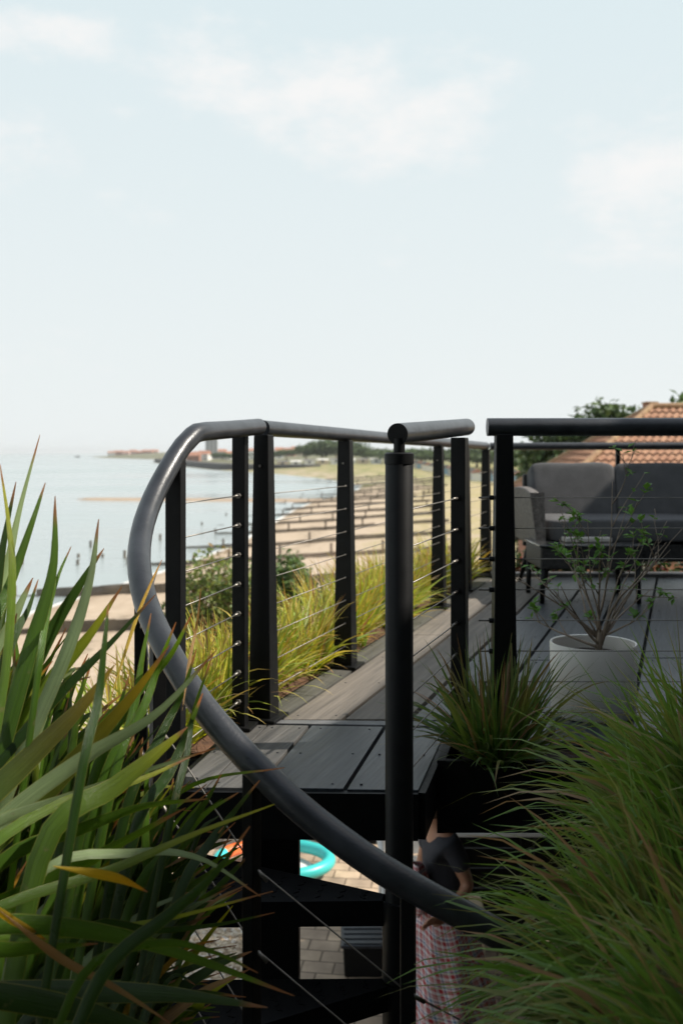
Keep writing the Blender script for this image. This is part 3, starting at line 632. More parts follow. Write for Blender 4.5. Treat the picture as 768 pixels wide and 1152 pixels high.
def twig(p, d, L_, r, depth):
    n = 7; pts = [p.copy()]; rs = [r]; q = p.copy(); dd_ = d.normalized()
    for i in range(n):
        dd_ = (dd_ + Vector((g.gauss(0, .09), g.gauss(0, .09), g.gauss(.035, .07)))).normalized(); q = q + dd_ * (L_ / n); pts.append(q.copy()); rs.append(max(.0011, r * (1 - .75 * (i + 1) / n)))
        if depth < 2 and i in (2, 3, 4, 5) and g.random() < .5:
            sd = Vector((g.gauss(0, 1), g.gauss(0, 1), g.gauss(.3, .5))).normalized(); twig(q, dd_ * .9 + sd * .65, L_ * g.uniform(.22, .42), r * .5, depth + 1)
        if i >= 2 and g.random() < (.13 if depth == 0 else .27):
            for _ in range(g.choice((1, 2, 3))):
                v = g.uniform(.8, 1.3); sd = Vector((g.gauss(0, 1), g.gauss(0, 1), g.gauss(.2, .6)))
                s_ = g.uniform(.5, 1.1); leaf_card(mbl, q, sd, .038 * s_, .025 * s_, (.10 * v, .22 * v, .04 * v))
    mbb.tube(pts, rs, 6)
b0 = PC + Vector((.02, 0, .2))
mbb.tube([b0, b0 + Vector((.0, 0, .05)), b0 + Vector((.004, 0, .09))], [.013, .0115, .0115], 8)
tips = [(598, 660), (592, 640), (612, 612), (640, 620), (636, 596), (692, 572), (712, 585), (676, 625), (704, 622), (730, 612), (752, 626), (742, 655), (694, 548), (634, 566), (762, 585), (610, 668), (655, 690), (735, 690), (600, 690)]
for i, (px, py) in enumerate(tips):
    tgt = P(px, py, 3.43 + g.uniform(-.16, .16)); s0 = b0 + Vector((g.uniform(-.01, .012), g.uniform(-.008, .008), g.uniform(.03, .1))); dv = tgt - s0
    twig(s0, dv.normalized() + Vector((dv.x * -.5, 0, -.12)), dv.length * 1.02, g.uniform(.0036, .0056), 0)
part(mbb, 'branches', M['bark'], sh_, smooth=True); part(mbl, 'leaves', M['foliage'], sh_)

# ------------------------------------------------------------------ sofa and table
SX, SY = 1.235, 6.28
t = thing('outdoor_sofa', 'rattan outdoor sofa with thick charcoal cushions at the far end of the terrace', 'sofa', (SX, SY, 0))
for i, (xa, xb) in enumerate(((1.28, 1.862), (1.858, 2.44))):
    mb = MB(); mb.pillow(((xa + xb) / 2, 6.80, .622), (xb - xa, .17, .40), .22, rx=R(-15)); part(mb, 'back_cushion', M['cushion'], t, smooth=True)
mb = MB(); mb.pillow((1.86, 6.45, .415), (1.17, .62, .15), .2); part(mb, 'seat_cushion', M['cushion'], t, smooth=True)
mb = MB(); mb.box((1.86, 6.47, .275), (1.18, .6, .11)); part(mb, 'seat_frame', M['rattanb'], t, bevel=.01)
mb = MB(); mb.box((1.86, 6.93, .5), (1.2, .05, .5)); part(mb, 'backrest', M['rattanb'], t, bevel=.01)
for xs, sg in ((1.25, -1), (2.47, 1)):
    mb = MB(); n = 10; rows_ = []
    prof = []
    for i in range(n + 1):
        u_ = i / n; prof.append((lerp(6.14, 6.95, u_), .60 + .075 * math.sin(u_ * 1.9 + .55)))
    for (yy, zz) in prof:
        rows_.append([mb.vert(q) for q in ((xs + sg * .0, yy, .30), (xs + sg * .03, yy, .30), (xs + sg * .075, yy, zz), (xs + sg * .012, yy, zz))])
    for a, b_ in zip(rows_, rows_[1:]):
        for k in range(4): mb.face((a[k], a[(k + 1) % 4], b_[(k + 1) % 4], b_[k]))
    mb.face(rows_[0]); mb.face(rows_[-1][::-1]); part(mb, 'arm', M['rattan'], t, bevel=.012)
for X, Y, dx, dy in ((1.29, 6.22, -.05, -.05), (2.43, 6.22, .05, -.05), (1.29, 6.88, -.05, .05), (2.43, 6.88, .05, .05)):
    mb = MB(); mb.tube([(X, Y, .24), (X + dx, Y + dy, .0)], [.02, .013], 10); part(mb, 'leg', M['black'], t, smooth=True)
t = thing('coffee_table', 'low dark rattan coffee table with a glass top in front of the sofa', 'table', (1.48, 6.15, 0))
mb = MB(); mb.box((1.48, 6.14, .345), (.62, .5, .012)); part(mb, 'tabletop', M['glass'], t, bevel=.003)
mb = MB(); mb.box((1.48, 6.14, .27), (.6, .48, .13)); part(mb, 'apron', M['rattanb'], t, bevel=.01)
for X in (1.2, 1.76):
    for Y in (5.92, 6.36): mb = MB(); mb.tube([(X, Y, .21), (X + (X - 1.48) * .03, Y, .0)], [.018, .014], 10); part(mb, 'leg', M['black'], t, smooth=True)
mb = MB(); mb.box((1.50, 6.16, .3665), (.29, .2, .028), R(4)); tag(mb.build('tray', M['tray'], bevel=.006), 'pale rectangular tray lying on the glass coffee table', 'tray')

# ------------------------------------------------------------------ strap-leaved plants, left foreground
def catmull(pts, n):
    pts = [pts[0] * 2 - pts[1]] + pts + [pts[-1] * 2 - pts[-2]]; out = []; seg = len(pts) - 3
    for i in range(n + 1):
        u_ = i / n * seg; k = min(int(u_), seg - 1); t_ = u_ - k; p0, p1, p2, p3 = pts[k:k + 4]
        out.append(.5 * ((2 * p1) + (p2 - p0) * t_ + (2 * p0 - 5 * p1 + 4 * p2 - p3) * t_ ** 2 + (3 * p1 - p0 - 3 * p2 + p3) * t_ ** 3))
    return out
GREEN = dict(g=((.052, .108, .013), (.09, .16, .02)), d=((.020, .046, .008), (.04, .078, .012)), p=((.16, .215, .10), (.22, .28, .13)), y=((.07, .13, .018), (.38, .36, .035)), o=((.042, .08, .016), (.38, .24, .02)), b=((.22, .13, .05), (.28, .17, .06)), n=((.5, .36, .05), (.45, .22, .04)))
def strap(mb, pts, W, kind, roll, g, gain=1):
    c0, c1 = GREEN[kind]; v = g.uniform(.85, 1.2) * gain; n = 18; cl = catmull(pts, n); prev = None
    for i, p in enumerate(cl):
        t_ = i / n; tg = (cl[min(i + 1, n)] - cl[max(i - 1, 0)]).normalized(); vw = (p - Vector((0, 0, EYE))).normalized()
        sd = tg.cross(vw); sd = sd.normalized() if sd.length > .02 else Vector((1, 0, 0)); sd = Matrix.Rotation(roll + .35 * t_, 3, tg) @ sd; nm = sd.cross(tg)
        wd = W * .5 * (.72 + .28 * math.sin(math.pi * min(1, t_ * 1.25))) * max(0, 1 - t_ ** 2.6) ** .85 + .0008
        k = t_ ** 3 if kind in 'gdp' else t_ ** (1.3 if kind in 'bn' else 3.2)
        col = tuple(lerp(c0[j], c1[j], k) * v for j in range(3))
        if t_ > .94 and v > 1: col = (.25 * v, .12 * v, .05 * v)
        mg = tuple(lerp(col[j], (.32, .29, .06)[j] * gain, .5) for j in range(3)); mid = tuple(x * 1.18 for x in col)
        if kind in 'bn': wd *= min(1, .12 + 3.5 * t_)
        fold = .30 * (1 - .6 * t_)
        row = [mb.vert(p + sd * s_ * wd + nm * (abs(s_) * wd * fold), c) for s_, c in ((-1, mg), (-.9, col), (0, mid), (.9, col), (1, mg))]
        for j, u_ in zip(row, (-1, -.9, 0, .9, 1)): mb.uv[j] = (u_ + v * 40, t_ + v * 9)
        if prev:
            for j in range(4): mb.face((prev[j], prev[j + 1], row[j + 1], row[j]))
        prev = row
LEAVES = [  # kind, width px, plant, base -> tip on the photograph
 ('p', 17, 0, [(-20, 790), (5, 660), (22, 575), (45, 489)]), ('y', 11, 0, [(6, 760), (14, 650), (10, 590), (0, 522)]),
 ('d', 16, 0, [(-30, 800), (-8, 690), (4, 610), (18, 542)]), ('g', 14, 0, [(-20, 730), (12, 655), (36, 588), (51, 543)]),
 ('g', 24, 0, [(-10, 880), (32, 735), (59, 642), (62, 558)]), ('g', 8, 0, [(40, 780), (52, 700), (65, 650), (80, 615)]),
 ('p', 20, 0, [(20, 860), (76, 730), (101, 652), (111, 584)]), ('d', 22, 0, [(-10, 860), (50, 727), (92, 655), (117, 617)]),
 ('p', 28, 0, [(-30, 830), (-4, 745), (16, 695), (37, 650)]), ('d', 14, 0, [(-15, 800), (17, 714), (31, 688), (43, 652)]),
 ('o', 20, 0, [(-25, 830), (-4, 760), (8, 728), (19, 690)]), ('y', 26, 0, [(-30, 910), (50, 778), (100, 716), (137, 660)]),
 ('d', 15, 0, [(-10, 870), (66, 782), (120, 728), (175, 669)]), ('o', 36, 1, [(-40, 985), (60, 884), (140, 795), (191, 726)]),
 ('o', 34, 1, [(-40, 925), (30, 855), (92, 794), (129, 748)]), ('p', 22, 1, [(-10, 935), (90, 856), (175, 804), (243, 732)]),
 ('y', 28, 1, [(50, 950), (130, 885), (178, 846), (211, 818)]), ('p', 15, 1, [(-20, 935), (71, 900), (150, 872), (242, 842)]),
 ('y', 15, 1, [(-20, 960), (62, 906), (150, 880), (214, 852)]), ('g', 20, 1, [(10, 965), (90, 934), (160, 908), (234, 899)]),
 ('g', 36, 1, [(-70, 1060), (30, 1008), (120, 958), (209, 909)]), ('p', 12, 1, [(40, 990), (150, 960), (225, 966), (293, 1009)]),
 ('y', 13, 1, [(-20, 1030), (125, 979), (215, 940), (309, 905)]), ('y', 12, 1, [(-30, 1062), (90, 1050), (190, 1034), (307, 1003)]),
 ('d', 10, 1, [(90, 1050), (180, 1048), (250, 1040), (309, 1027)]), ('g', 26, 2, [(-30, 1045), (112, 1050), (220, 1080), (331, 1121)]),
 ('d', 28, 2, [(-40, 1115), (90, 1116), (200, 1120), (301, 1134)]), ('b', 10, 2, [(0, 1025), (70, 1080), (130, 1112), (192, 1152)]),
 ('g', 24, 2, [(-40, 1078), (20, 1070), (65, 1066), (110, 1062)]), ('d', 34, 2, [(-60, 1112), (40, 1128), (120, 1145), (190, 1165)]),
 ('n', 13, 2, [(60, 975), (120, 986), (145, 994), (166, 1004)]), ('n', 11, 2, [(-20, 1010), (10, 1034), (35, 1048), (52, 1058)]),
 ('g', 12, 1, [(60, 1010), (150, 930), (225, 880), (320, 864)]), ('d', 14, 1, [(170, 1000), (205, 940), (230, 905), (249, 871)]),
 ('d', 13, 1, [(200, 1010), (235, 950), (262, 915), (292, 878)]), ('g', 12, 1, [(150, 1010), (200, 950), (232, 915), (268, 892)]),
 ('d', 18, 2, [(120, 1090), (190, 1030), (240, 985), (281, 930)]), ('g', 12, 2, [(100, 1090), (180, 1062), (240, 1072), (290, 1095)]),
 ('g', 13, 1, [(110, 900), (160, 800), (180, 745), (198, 700)]), ('d', 13, 1, [(140, 920), (180, 830), (205, 780), (221, 730)]),
 ('g', 12, 1, [(120, 910), (150, 800), (160, 740), (170, 690)]), ('d', 15, 1, [(150, 940), (190, 870), (212, 820), (228, 780)]),
 ('g', 14, 1, [(100, 900), (140, 800), (190, 740), (216, 690)]), ('d', 12, 0, [(90, 880), (110, 790), (118, 720), (122, 680)]),
 ('b', 5, 1, [(180, 980), (215, 960), (238, 945), (252, 930)]), ('n', 4, 0, [(120, 800), (150, 705), (168, 660), (182, 630)]),
 ('b', 4, 1, [(205, 800), (214, 740), (222, 700), (226, 662)]), ('d', 9, 1, [(190, 930), (210, 850), (218, 800), (240, 735)])]
g = random.Random(23); plants = [(MB(), MB()) for _ in range(3)]
for i, (kd, wpx, pl, pt) in enumerate(LEAVES):
    y0_ = lerp(1.80, 1.50, i / len(LEAVES)) + g.uniform(-.04, .04) if pl < 2 else g.uniform(1.42, 1.53)
    if i >= 32 and pl == 1: y0_ = 1.86 + g.uniform(-.02, .02)
    if wpx < 8: y0_ = 1.9
    dep = [y0_ - .06, y0_, y0_ + .03, min(1.78 if pt[-1][0] > 190 else 1.95, y0_ + .05)]
    if pt[0][0] > 30 and kd not in 'bn': pt = [(pt[0][0] - 55, 1210)] + pt; dep = [dep[0] - .05] + dep
    pp = [P(px, py, yy) for (px, py), yy in zip(pt, dep)]
    if pt[0][1] < 1100 and kd not in 'bn': pp = [pp[0] + (pp[0] - pp[1]) * .75 + Vector((-.02, -.02, -.08))] + pp
    strap(plants[pl][1 if kd in 'bn' else 0], pp, wpx * y0_ / F * .86, kd, g.uniform(-.5, .5), g, 1.15)
for i in range(560):                     # the crowd of leaves behind and between
    pl = g.choice((0, 1, 1, 2)); c = {0: (g.uniform(-70, 60), 900, 1.98), 1: (g.uniform(-40, 190), 1040, 1.88), 2: (g.uniform(-60, 160), 1150, 1.80)}[pl]
    a = R(g.gauss({0: 68, 1: 62, 2: 34}[pl], 17)); ln = g.uniform(120, 330) * (1 if pl < 2 else .8); yy = c[2] + g.uniform(-.04, .06); x0, y0_ = c[0], c[1] + g.uniform(-20, 90)
    tipx, tipy = x0 + ln * math.cos(a), y0_ - ln * math.sin(a)
    if tipx > 60 + .75 * max(0, tipy - 640) or (tipy < 690 and tipx > 60) or tipx > 285 or (tipx < 150 and tipy < 720 and g.random() < .5): continue
    if tipy < 640: continue
    sag = g.uniform(0, 30)
    pt = [(x0, y0_), (lerp(x0, tipx, .36), lerp(y0_, tipy, .40) - sag * .5), (lerp(x0, tipx, .7), lerp(y0_, tipy, .73) - sag), (tipx, tipy)]
    kd = g.choice('gggdddgdpgy') if g.random() < .93 else g.choice('bnp')
    dp = [yy, yy + .02, yy + .04, min(yy + .05, 1.98)]
    pt = [(x0 - 45, max(1210, y0_ + 90))] + pt; dp = [yy - .03] + dp
    strap(plants[pl][1 if kd in 'bn' else 0], [P(px, py, q) for (px, py), q in zip(pt, dp)], g.uniform(8, 19) * yy / F, kd, g.uniform(-.9, .9), g)
for i, (lab, loc) in enumerate((('tall strap-leaved plant at the left edge, its sword leaves rising over the sea', (-.75, 1.9, -.45)), ('strap-leaved plant beside the stair, broad leaves with orange tips leaning over the handrail', (-.62, 1.85, -.45)), ('low strap-leaved plant in the bottom left corner with arching and browning leaves', (-.75, 1.6, -.45)))):
    t = thing('flax_plant', lab, 'plant', loc); part(plants[i][0], 'green_leaves', M['leaf'], t, smooth=True); part(plants[i][1], 'withered_leaves', M['leaf'], t, smooth=True)
t = thing('raised_bed', 'raised planting bed beneath the strap-leaved plants at lower left', 'planter', (-1.3, 1.6, -2.6))
mb = MB(); mb.prism([(-2.4, .75), (-.62, .75), (-.58, 1.7), (-.66, 2.25), (-2.4, 2.3)], -2.6, -.52); part(mb, 'retaining_wall', M['blackwood'], t)
mb = MB(); mb.prism([(-2.35, .8), (-.66, .8), (-.63, 1.7), (-.7, 2.2), (-2.35, 2.25)], -.53, -.45); part(mb, 'soil', M['soil'], t)

# ------------------------------------------------------------------ arching grass, right foreground
t = thing('raised_bed', 'raised planting bed beneath the arching grass at lower right', 'planter', (1.2, 1.4, -2.6))
mb = MB(); mb.prism([(.42, .7), (2.4, .7), (2.4, 2.3), (.86, 2.3), (.62, 1.78), (.42, 1.62)], -2.6, -.22); part(mb, 'retaining_wall', M['blackwood'], t)
mb = MB(); mb.prism([(.46, .74), (2.36, .74), (2.36, 2.26), (.9, 2.26), (.66, 1.74), (.46, 1.58)], -.23, -.16); part(mb, 'soil', M['soil'], t)
RG = [(.06, .145, .02), (.09, .18, .027), (.034, .075, .013), (.125, .22, .038), (.022, .05, .010), (.17, .19, .05)]
RTIP = [(.15, .25, .045), (.20, .19, .05), (.11, .21, .035), (.14, .24, .045), (.22, .23, .06)]
beds = [((.575, 1.60, -.14), .09, 'leaning furthest left towards the plaid skirt'), ((.55, 1.22, -.14), .07, 'small and low, left of the lowest clump'),
        ((.66, 1.62, -.14), .1, 'nearest the stair handrail'), ((.80, 1.90, .0), .13, 'tallest, in front of the white pot'), ((.72, 1.40, -.14), .12, 'at the bottom right corner'), ((.98, 1.66, -.14), .14, 'against the right edge of the picture'), ((.60, 1.30, -.14), .09, 'lowest, at the bottom edge right of the pole'), ((.86, 2.12, -.14), .1, 'behind the others, below the front railing')]
for i, (c, r, lab) in enumerate(beds):
    big = lab.startswith('tallest') or lab.startswith('against')
    grass_clump('arching_grass', c, r, 680 if big else 620, (.28, .60) if big else (.24, .58), .014, RG, RTIP, 300 + i, el=(45, 89) if big else (40, 88), bend=(.6, 2.0) if big else (1.0, 2.6), bias=(R(160), .8), label='fine arching grass clump ' + lab, group='arching grass in the right foreground', dry=.05)

# ------------------------------------------------------------------ foliage helpers: bushes and trees
def crown(mb, lobes, n, size, cols, g, flat=.0):
    for (c, r) in lobes:
        c = Vector(c); r = Vector(r)
        for _ in range(int(n)):
            d = Vector((g.gauss(0, 1), g.gauss(0, 1), g.gauss(0, 1))).normalized(); q = g.random() ** .4
            f_ = 1 + .28 * noise.noise(d * 2.2 + c)
            p = c + Vector((d.x * r.x, d.y * r.y, d.z * r.z)) * q * f_
            v = g.uniform(.7, 1.3); k = g.choice(cols); col = tuple(x * v for x in k)
            dd_ = Vector((g.gauss(0, 1), g.gauss(0, 1), g.gauss(.2, .7))); s_ = size * g.uniform(.6, 1.4)
            leaf_card(mb, p, dd_, s_, s_ * .62, col, Vector((g.gauss(0, .4), g.gauss(0, .4), 1)))
def bush(name, lab, base, lobes, n, size, cols, seed, cat='bush', group=None, trunk=None):
    g = random.Random(seed); t = thing(name, lab, cat, base, group); b = Vector(base)
    mb = MB(); crown(mb, [(b + Vector(c), r) for c, r in lobes], n, size, cols, g); part(mb, 'crown' if trunk else 'foliage', M['farfol'] if size > .2 else M['foliage'], t)
    mb = MB()
    if trunk:
        h, r = trunk; top = b + Vector((0, 0, h)); mb.tube([b - Vector((0, 0, .5)), b + Vector((.03 * h, 0, h * .5)), top], [r, r * .75, r * .5], 8)
        for k in range(5):
            a = k * 1.3 + seed; mb.tube([top - Vector((0, 0, h * .12 * k * .4)), top + Vector((math.cos(a) * h * .35, math.sin(a) * h * .35, h * .4))], [r * .4, r * .12], 6)
        part(mb, 'trunk', M['bark'], t, smooth=True)
    else:
        for k in range(7):
            a = k * .9 + seed; mb.tube([b + Vector((.1 * math.cos(a), .1 * math.sin(a), -.15)), b + Vector((.5 * math.cos(a) * lobes[0][1][0], .5 * math.sin(a) * lobes[0][1][1], lobes[0][0][2]))], [.02, .008], 5)
        part(mb, 'stems', M['bark'], t, smooth=True)
    return t
OLV = [(.13, .19, .05), (.17, .22, .06), (.11, .17, .045), (.26, .30, .08), (.22, .15, .06)]
DRK = [(.04, .07, .025), (.055, .095, .03), (.03, .05, .02), (.075, .11, .04)]
def gz(X, Y): return ground_z(X, Y)
bush('garden_shrub', 'broad olive-green shrub seen between the two nearest posts below the sea', (-1.32, 11, -2.62), [((-.1, 0, 1.75), (.5, .5, .7)), ((-.48, .1, 1.3), (.35, .5, .7)), ((.3, 0, 1.6), (.42, .5, .7)), ((0, -.2, .8), (.85, .5, .8))], 4200, .062, OLV, 31)
bush('garden_shrub', 'darker rounded shrub right of the pair of posts, in front of the groynes', (-.42, 11.4, -2.62), [((-.15, 0, 1.75), (.33, .4, .62)), ((.1, 0, 1.3), (.36, .4, .7)), ((-.15, 0, .7), (.6, .4, .7))], 4000, .07, [(.07, .12, .035), (.09, .15, .045), (.12, .18, .05)], 32)
bush('garden_shrub', 'low dark shrub filling the foot of the garden behind the stair', (-.15, 10.2, -2.62), [((0, 0, .3), (1.0, .35, .36)), ((-1.2, 0, .32), (.8, .35, .4))], 1800, .06, DRK, 33)
bush('garden_shrub', 'dark shrub beyond the far corner of the terrace railing', (1.9, 12.5, -2.62), [((0, 0, 1.3), (.45, .5, .85)), ((.7, 0, .9), (.6, .5, .9))], 2400, .08, DRK, 34)
bush('garden_shrub', 'green shrub with red-brown patches behind the sofa legs', (2.1, 7.37, -.1), [((0, 0, .16), (.55, .1, .16)), ((.9, 0, .15), (.5, .1, .15)), ((-.6, 0, .14), (.3, .09, .14))], 900, .05, DRK + [(.2, .05, .03)], 35)
t = thing('planter_trough', 'dark planting trough beyond the back kerb of the terrace', 'planter', (2.2, 7.6, -.4))
mb = MB(); mb.box((2.4, 7.36, -.2), (2.5, .17, .24)); part(mb, 'trough', M['blackwood'], t)
mb = MB(); mb.box((2.4, 7.36, -.075), (2.44, .13, .04)); part(mb, 'soil', M['soil'], t)

# neighbour's house with pantile roof
nh = thing('pantile_house', 'brick house with hipped orange pantile roof and chimney beyond the sofa', 'house', (11, 33, -5.6))
EZ, RZ = -.55, 2.42
eFL, eFR, eBL, eBR = Vector((6.0, 29.6, EZ)), Vector((20, 29.6, EZ)), Vector((6.0, 37.0, EZ)), Vector((20, 37, EZ)); rL, rR = Vector((10.35, 33.2, RZ)), Vector((20, 33.2, RZ))
mb = MB(); mb.box((13.2, 33.3, (-6 + EZ) / 2 - .02), (13.4, 6.6, 5.4)); part(mb, 'wall', M['brick'], nh)
def pantile(a, b, c, d, name):           # a,b eave; c,d ridge (c above a, d above b)
    mb = MB(); run = ((c + d) / 2 - (a + b) / 2); nrow = 15; ncol = int((b - a).length / .24); nm = (b - a).cross(run).normalized()
    if nm.z < 0: nm = -nm
    sub = 6
    for r in range(nrow):
        lo, hi = None, None
        for e_, tt in ((0, r / nrow), (1, (r + 1) / nrow)):
            p, q = a.lerp(c, tt), b.lerp(d, tt); u0 = (p - a).dot((b - a).normalized()); lw = (q - p).length; row = []
            K = max(2, int(lw / .24 * sub))
            for k in range(K + 1):
                x = lw * k / K; ph = (u0 + x) / .24 * 2 * math.pi; zoff = .032 * math.sin(ph) + (.045 if e_ == 0 else .005); row.append(mb.vert(p.lerp(q, k / K) + nm * zoff))
            if e_ == 0: lo = row
            else: hi = row
        n1_, n2_ = len(lo), len(hi)
        for k in range(n1_ - 1):
            j0 = min(n2_ - 1, round(k * (n2_ - 1) / (n1_ - 1))); j1 = min(n2_ - 1, round((k + 1) * (n2_ - 1) / (n1_ - 1)))
            mb.face((lo[k], lo[k + 1], hi[j1], hi[j0]) if j1 != j0 else (lo[k], lo[k + 1], hi[j0]))
    return part(mb, name, M['tile'], nh)
roof = pantile(eFL, eFR, rL, rR, 'roof')
pantile(eBL, eFL, rL, rL + Vector((0, -.01, 0)), 'roof'); 
mb = MB(); i = [mb.vert(p) for p in (eBR, eBL, rL, rR)]; mb.face(i); part(mb, 'roof', M['tile'], nh)
for a, b_ in ((eFL, rL), (eBL, rL), (rL, rR)):
    mb = MB(); n = 18
    for k in range(n): mb.tube([a.lerp(b_, k / n) + Vector((0, 0, .03)), a.lerp(b_, (k + 1.05) / n) + Vector((0, 0, .045))], [.11, .095], 10)
    part(mb, 'ridge_tiles', M['ridge'], nh, smooth=True, angle=50)
mb = MB(); mb.box((10.4, 33.6, 2.1), (.36, .5, .9)); ch = part(mb, 'chimney', M['brick'], nh, bevel=.02)
mb = MB(); mb.box((10.4, 33.6, 2.58), (.42, .56, .06)); part(mb, 'chimney_cap', M['ridge'], ch, bevel=.02)
for X in (8.5, 11.5, 14.5):
    mb = MB(); mb.box((X, 29.99, -2.4), (1.3, .06, 1.2)); wn = part(mb, 'window', M['render'], nh); mb = MB(); mb.box((X, 29.95, -2.4), (1.15, .04, 1.05)); part(mb, 'pane', M['pane'], wn)
TRE = [(.06, .10, .03), (.08, .13, .04), (.045, .075, .026), (.10, .145, .05)]
def tree(lab, px, py_top, Y, w_, seed, cols=TRE, n=420, size=None, group=None):
    X = (px - 384) * Y / F; zt = EYE - (py_top - H0) * Y / F; zb = ground_z(X, Y); h = zt - zb; g = random.Random(seed); lob = []
    for k in range(6): lob.append(((g.uniform(-.38, .38) * w_, g.uniform(-.3, .3) * w_, h * g.uniform(.5, .8)), (w_ * g.uniform(.22, .36), w_ * g.uniform(.22, .36), h * g.uniform(.16, .24))))
    lob.append(((0, 0, h * .74), (w_ * .36, w_ * .36, h * .25)))
    return bush('tree', lab, (X, Y, zb), lob, n, size or w_ * .045, cols, seed, 'tree', group, trunk=(h * .5, w_ * .03))
tree('round leafy tree rising behind the left end of the tiled roof', 683, 449, 50, 6.6, 41, n=2600, size=.42)
tree('leafy tree right of the roof ridge at the right edge', 778, 440, 52, 5.0, 42, n=2600, size=.42)
tree('dark tree low beside the left corner of the tiled roof', 640, 500, 42, 3.6, 43, cols=DRK, n=1800, size=.3)
tree('pale green tree left of the roof, behind the rattan arm', 618, 510, 60, 5.5, 44, n=1500, size=.4)
tree('small tree behind the round leafy tree, showing at its right', 716, 462, 56, 2.6, 45, n=1500, size=.3)

# ------------------------------------------------------------------ groynes
GY = [54, 69, 88, 104, 122, 137, 157, 173, 195, 211, 235, 255, 282, 304, 335, 362]
for i, Y in enumerate(GY):
    t = thing('timber_groyne', '%s timber groyne along the beach, counting away from the deck' % ORD[i], 'groyne', (shore_x(Y), Y, ground_z(shore_x(Y), Y)), 'timber groynes across the beach')
    g = random.Random(500 + i); d0, d1 = (-9, 24) if i else (-4, 24); sl = .05 + g.uniform(-.05, .05)
    ptsg = []
    d = d0
    while d <= d1: X = shore_x(Y) + d; yy = Y + sl * d * -1; ptsg.append((d, X, yy, max(ground_z(X, yy), SEA - .6))); d += 1.5
    hgt = .72 if i < 2 else .46
    wet_, dry_ = MB(), MB()
    for (a, b_) in zip(ptsg, ptsg[1:]):
        mbx = wet_ if a[0] < 9 or i > 2 else dry_
        ha = hgt * g.uniform(.86, 1.0) * (.5 if g.random() < .03 else 1)
        if a[0] < -3 and g.random() < .25: ha *= .5
        for k in range(4):
            z0, z1 = k * ha / 4, (k + 1) * ha / 4 - .02; th = .05 + .012 * g.random()
            mbx.hexa([(a[1], a[2] - th, a[3] + z0), (b_[1], b_[2] - th, b_[3] + z0), (b_[1], b_[2] + th, b_[3] + z0), (a[1], a[2] + th, a[3] + z0), (a[1], a[2] - th, a[3] + z1), (b_[1], b_[2] - th, b_[3] + z1), (b_[1], b_[2] + th, b_[3] + z1), (a[1], a[2] + th, a[3] + z1)])
        if mbx is wet_ or True: mbx.hexa([(a[1], a[2] - .06, a[3] - .8), (b_[1], b_[2] - .06, b_[3] - .8), (b_[1], b_[2] + .06, b_[3] - .8), (a[1], a[2] + .06, a[3] - .8), (a[1], a[2] - .06, a[3] - .01), (b_[1], b_[2] - .06, b_[3] - .01), (b_[1], b_[2] + .06, b_[3] - .01), (a[1], a[2] + .06, a[3] - .01)])
    if wet_.f: part(wet_, 'plank_wall', M['woodwet'], t)
    if dry_.f: part(dry_, 'plank_wall', M['wood'], t)
    posts_ = ptsg[::3] + ([(-14, shore_x(Y) - 14, Y + .7, SEA - .3), (-18, shore_x(Y) - 18, Y + .9, SEA - .3)] if i in (2, 3) else [])
    allp = MB()
    for q in posts_:
        mb = MB() if i < 5 else allp; mb.box((q[1], q[2] - .13, q[3] + .2 + g.uniform(0, .12)), (.2, .2, 1.9 if q[0] > 0 else 1.45), g.uniform(-.1, .1))
        if i < 5: part(mb, 'post', M['wood'] if q[0] > 9 and i < 3 else M['woodwet'], t)
    if i >= 5: part(allp, 'posts', M['woodwet'], t)

# ------------------------------------------------------------------ far shore
HV, HF = {}, {}
def house(lab, X, Y, w_, dp, hw, hr, wm, rm, rz, group, name='house', cat='house'):
    z = ground_z(X, Y); t = thing(name, lab, cat, (X, Y, z), group); t.rotation_euler.z = rz
    mb = MB(); mb.box((0, 0, hw / 2 - .5), (w_, dp, hw + 1)); mb.build('wall', wm, t)
    mb = MB(); e = .3; v = [mb.vert(q) for q in ((-w_ / 2 - e, -dp / 2 - e, hw - .1), (w_ / 2 + e, -dp / 2 - e, hw - .1), (w_ / 2 + e, dp / 2 + e, hw - .1), (-w_ / 2 - e, dp / 2 + e, hw - .1), (-w_ / 2 - e, 0, hw + hr), (w_ / 2 + e, 0, hw + hr))]
    for f in ((0, 1, 5, 4), (2, 3, 4, 5), (0, 4, 3), (1, 2, 5), (3, 2, 1, 0)): mb.face([v[k] for k in f])
    mb.build('roof', rm, t)
    nw = max(1, int(w_ / 4))
    for k in range(nw):
        for lv in range(max(1, int(hw / 3))):
            mb = MB(); mb.box(((k + .5) * w_ / nw - w_ / 2, -dp / 2 - .03, 1.6 + lv * 2.8), (1.3, .08, 1.3)); mb.build('window', M['pane'], t)
    return t
COLS = {'white': M['render'], 'brick': M['brick'], 'pink': mat('pink_render', (.62, .42, .36), .8, .1, 2), 'grey': mat('grey_render', (.4, .4, .4), .8, .1, 2), 'blue': mat('blue_paint', (.2, .32, .42), .7, .1, 2), 'sand': mat('sand_render', (.55, .45, .33), .8, .1, 2)}
g = random.Random(77); k = 0
for px in range(206, 340, 6):
    Y = g.uniform(900, 1250); X = (px - 384) * Y / F; cw = g.choice(['white', 'white', 'pink', 'brick', 'grey', 'sand']); rm = g.choice([M['redroof'], M['slate'], M['redroof']])
    if X < shore_x(Y) + 30: Y = 1010 if px > 215 else 1100; X = (px - 384) * Y / F
    house('%s house of the far town, %s from the left of its row' % (cw, ORD[k]), X, Y, g.uniform(7, 13), 9, g.uniform(4.5, 8), g.uniform(2, 3.5), COLS[cw], rm, g.uniform(-.3, .3), 'houses of the far town'); k += 1
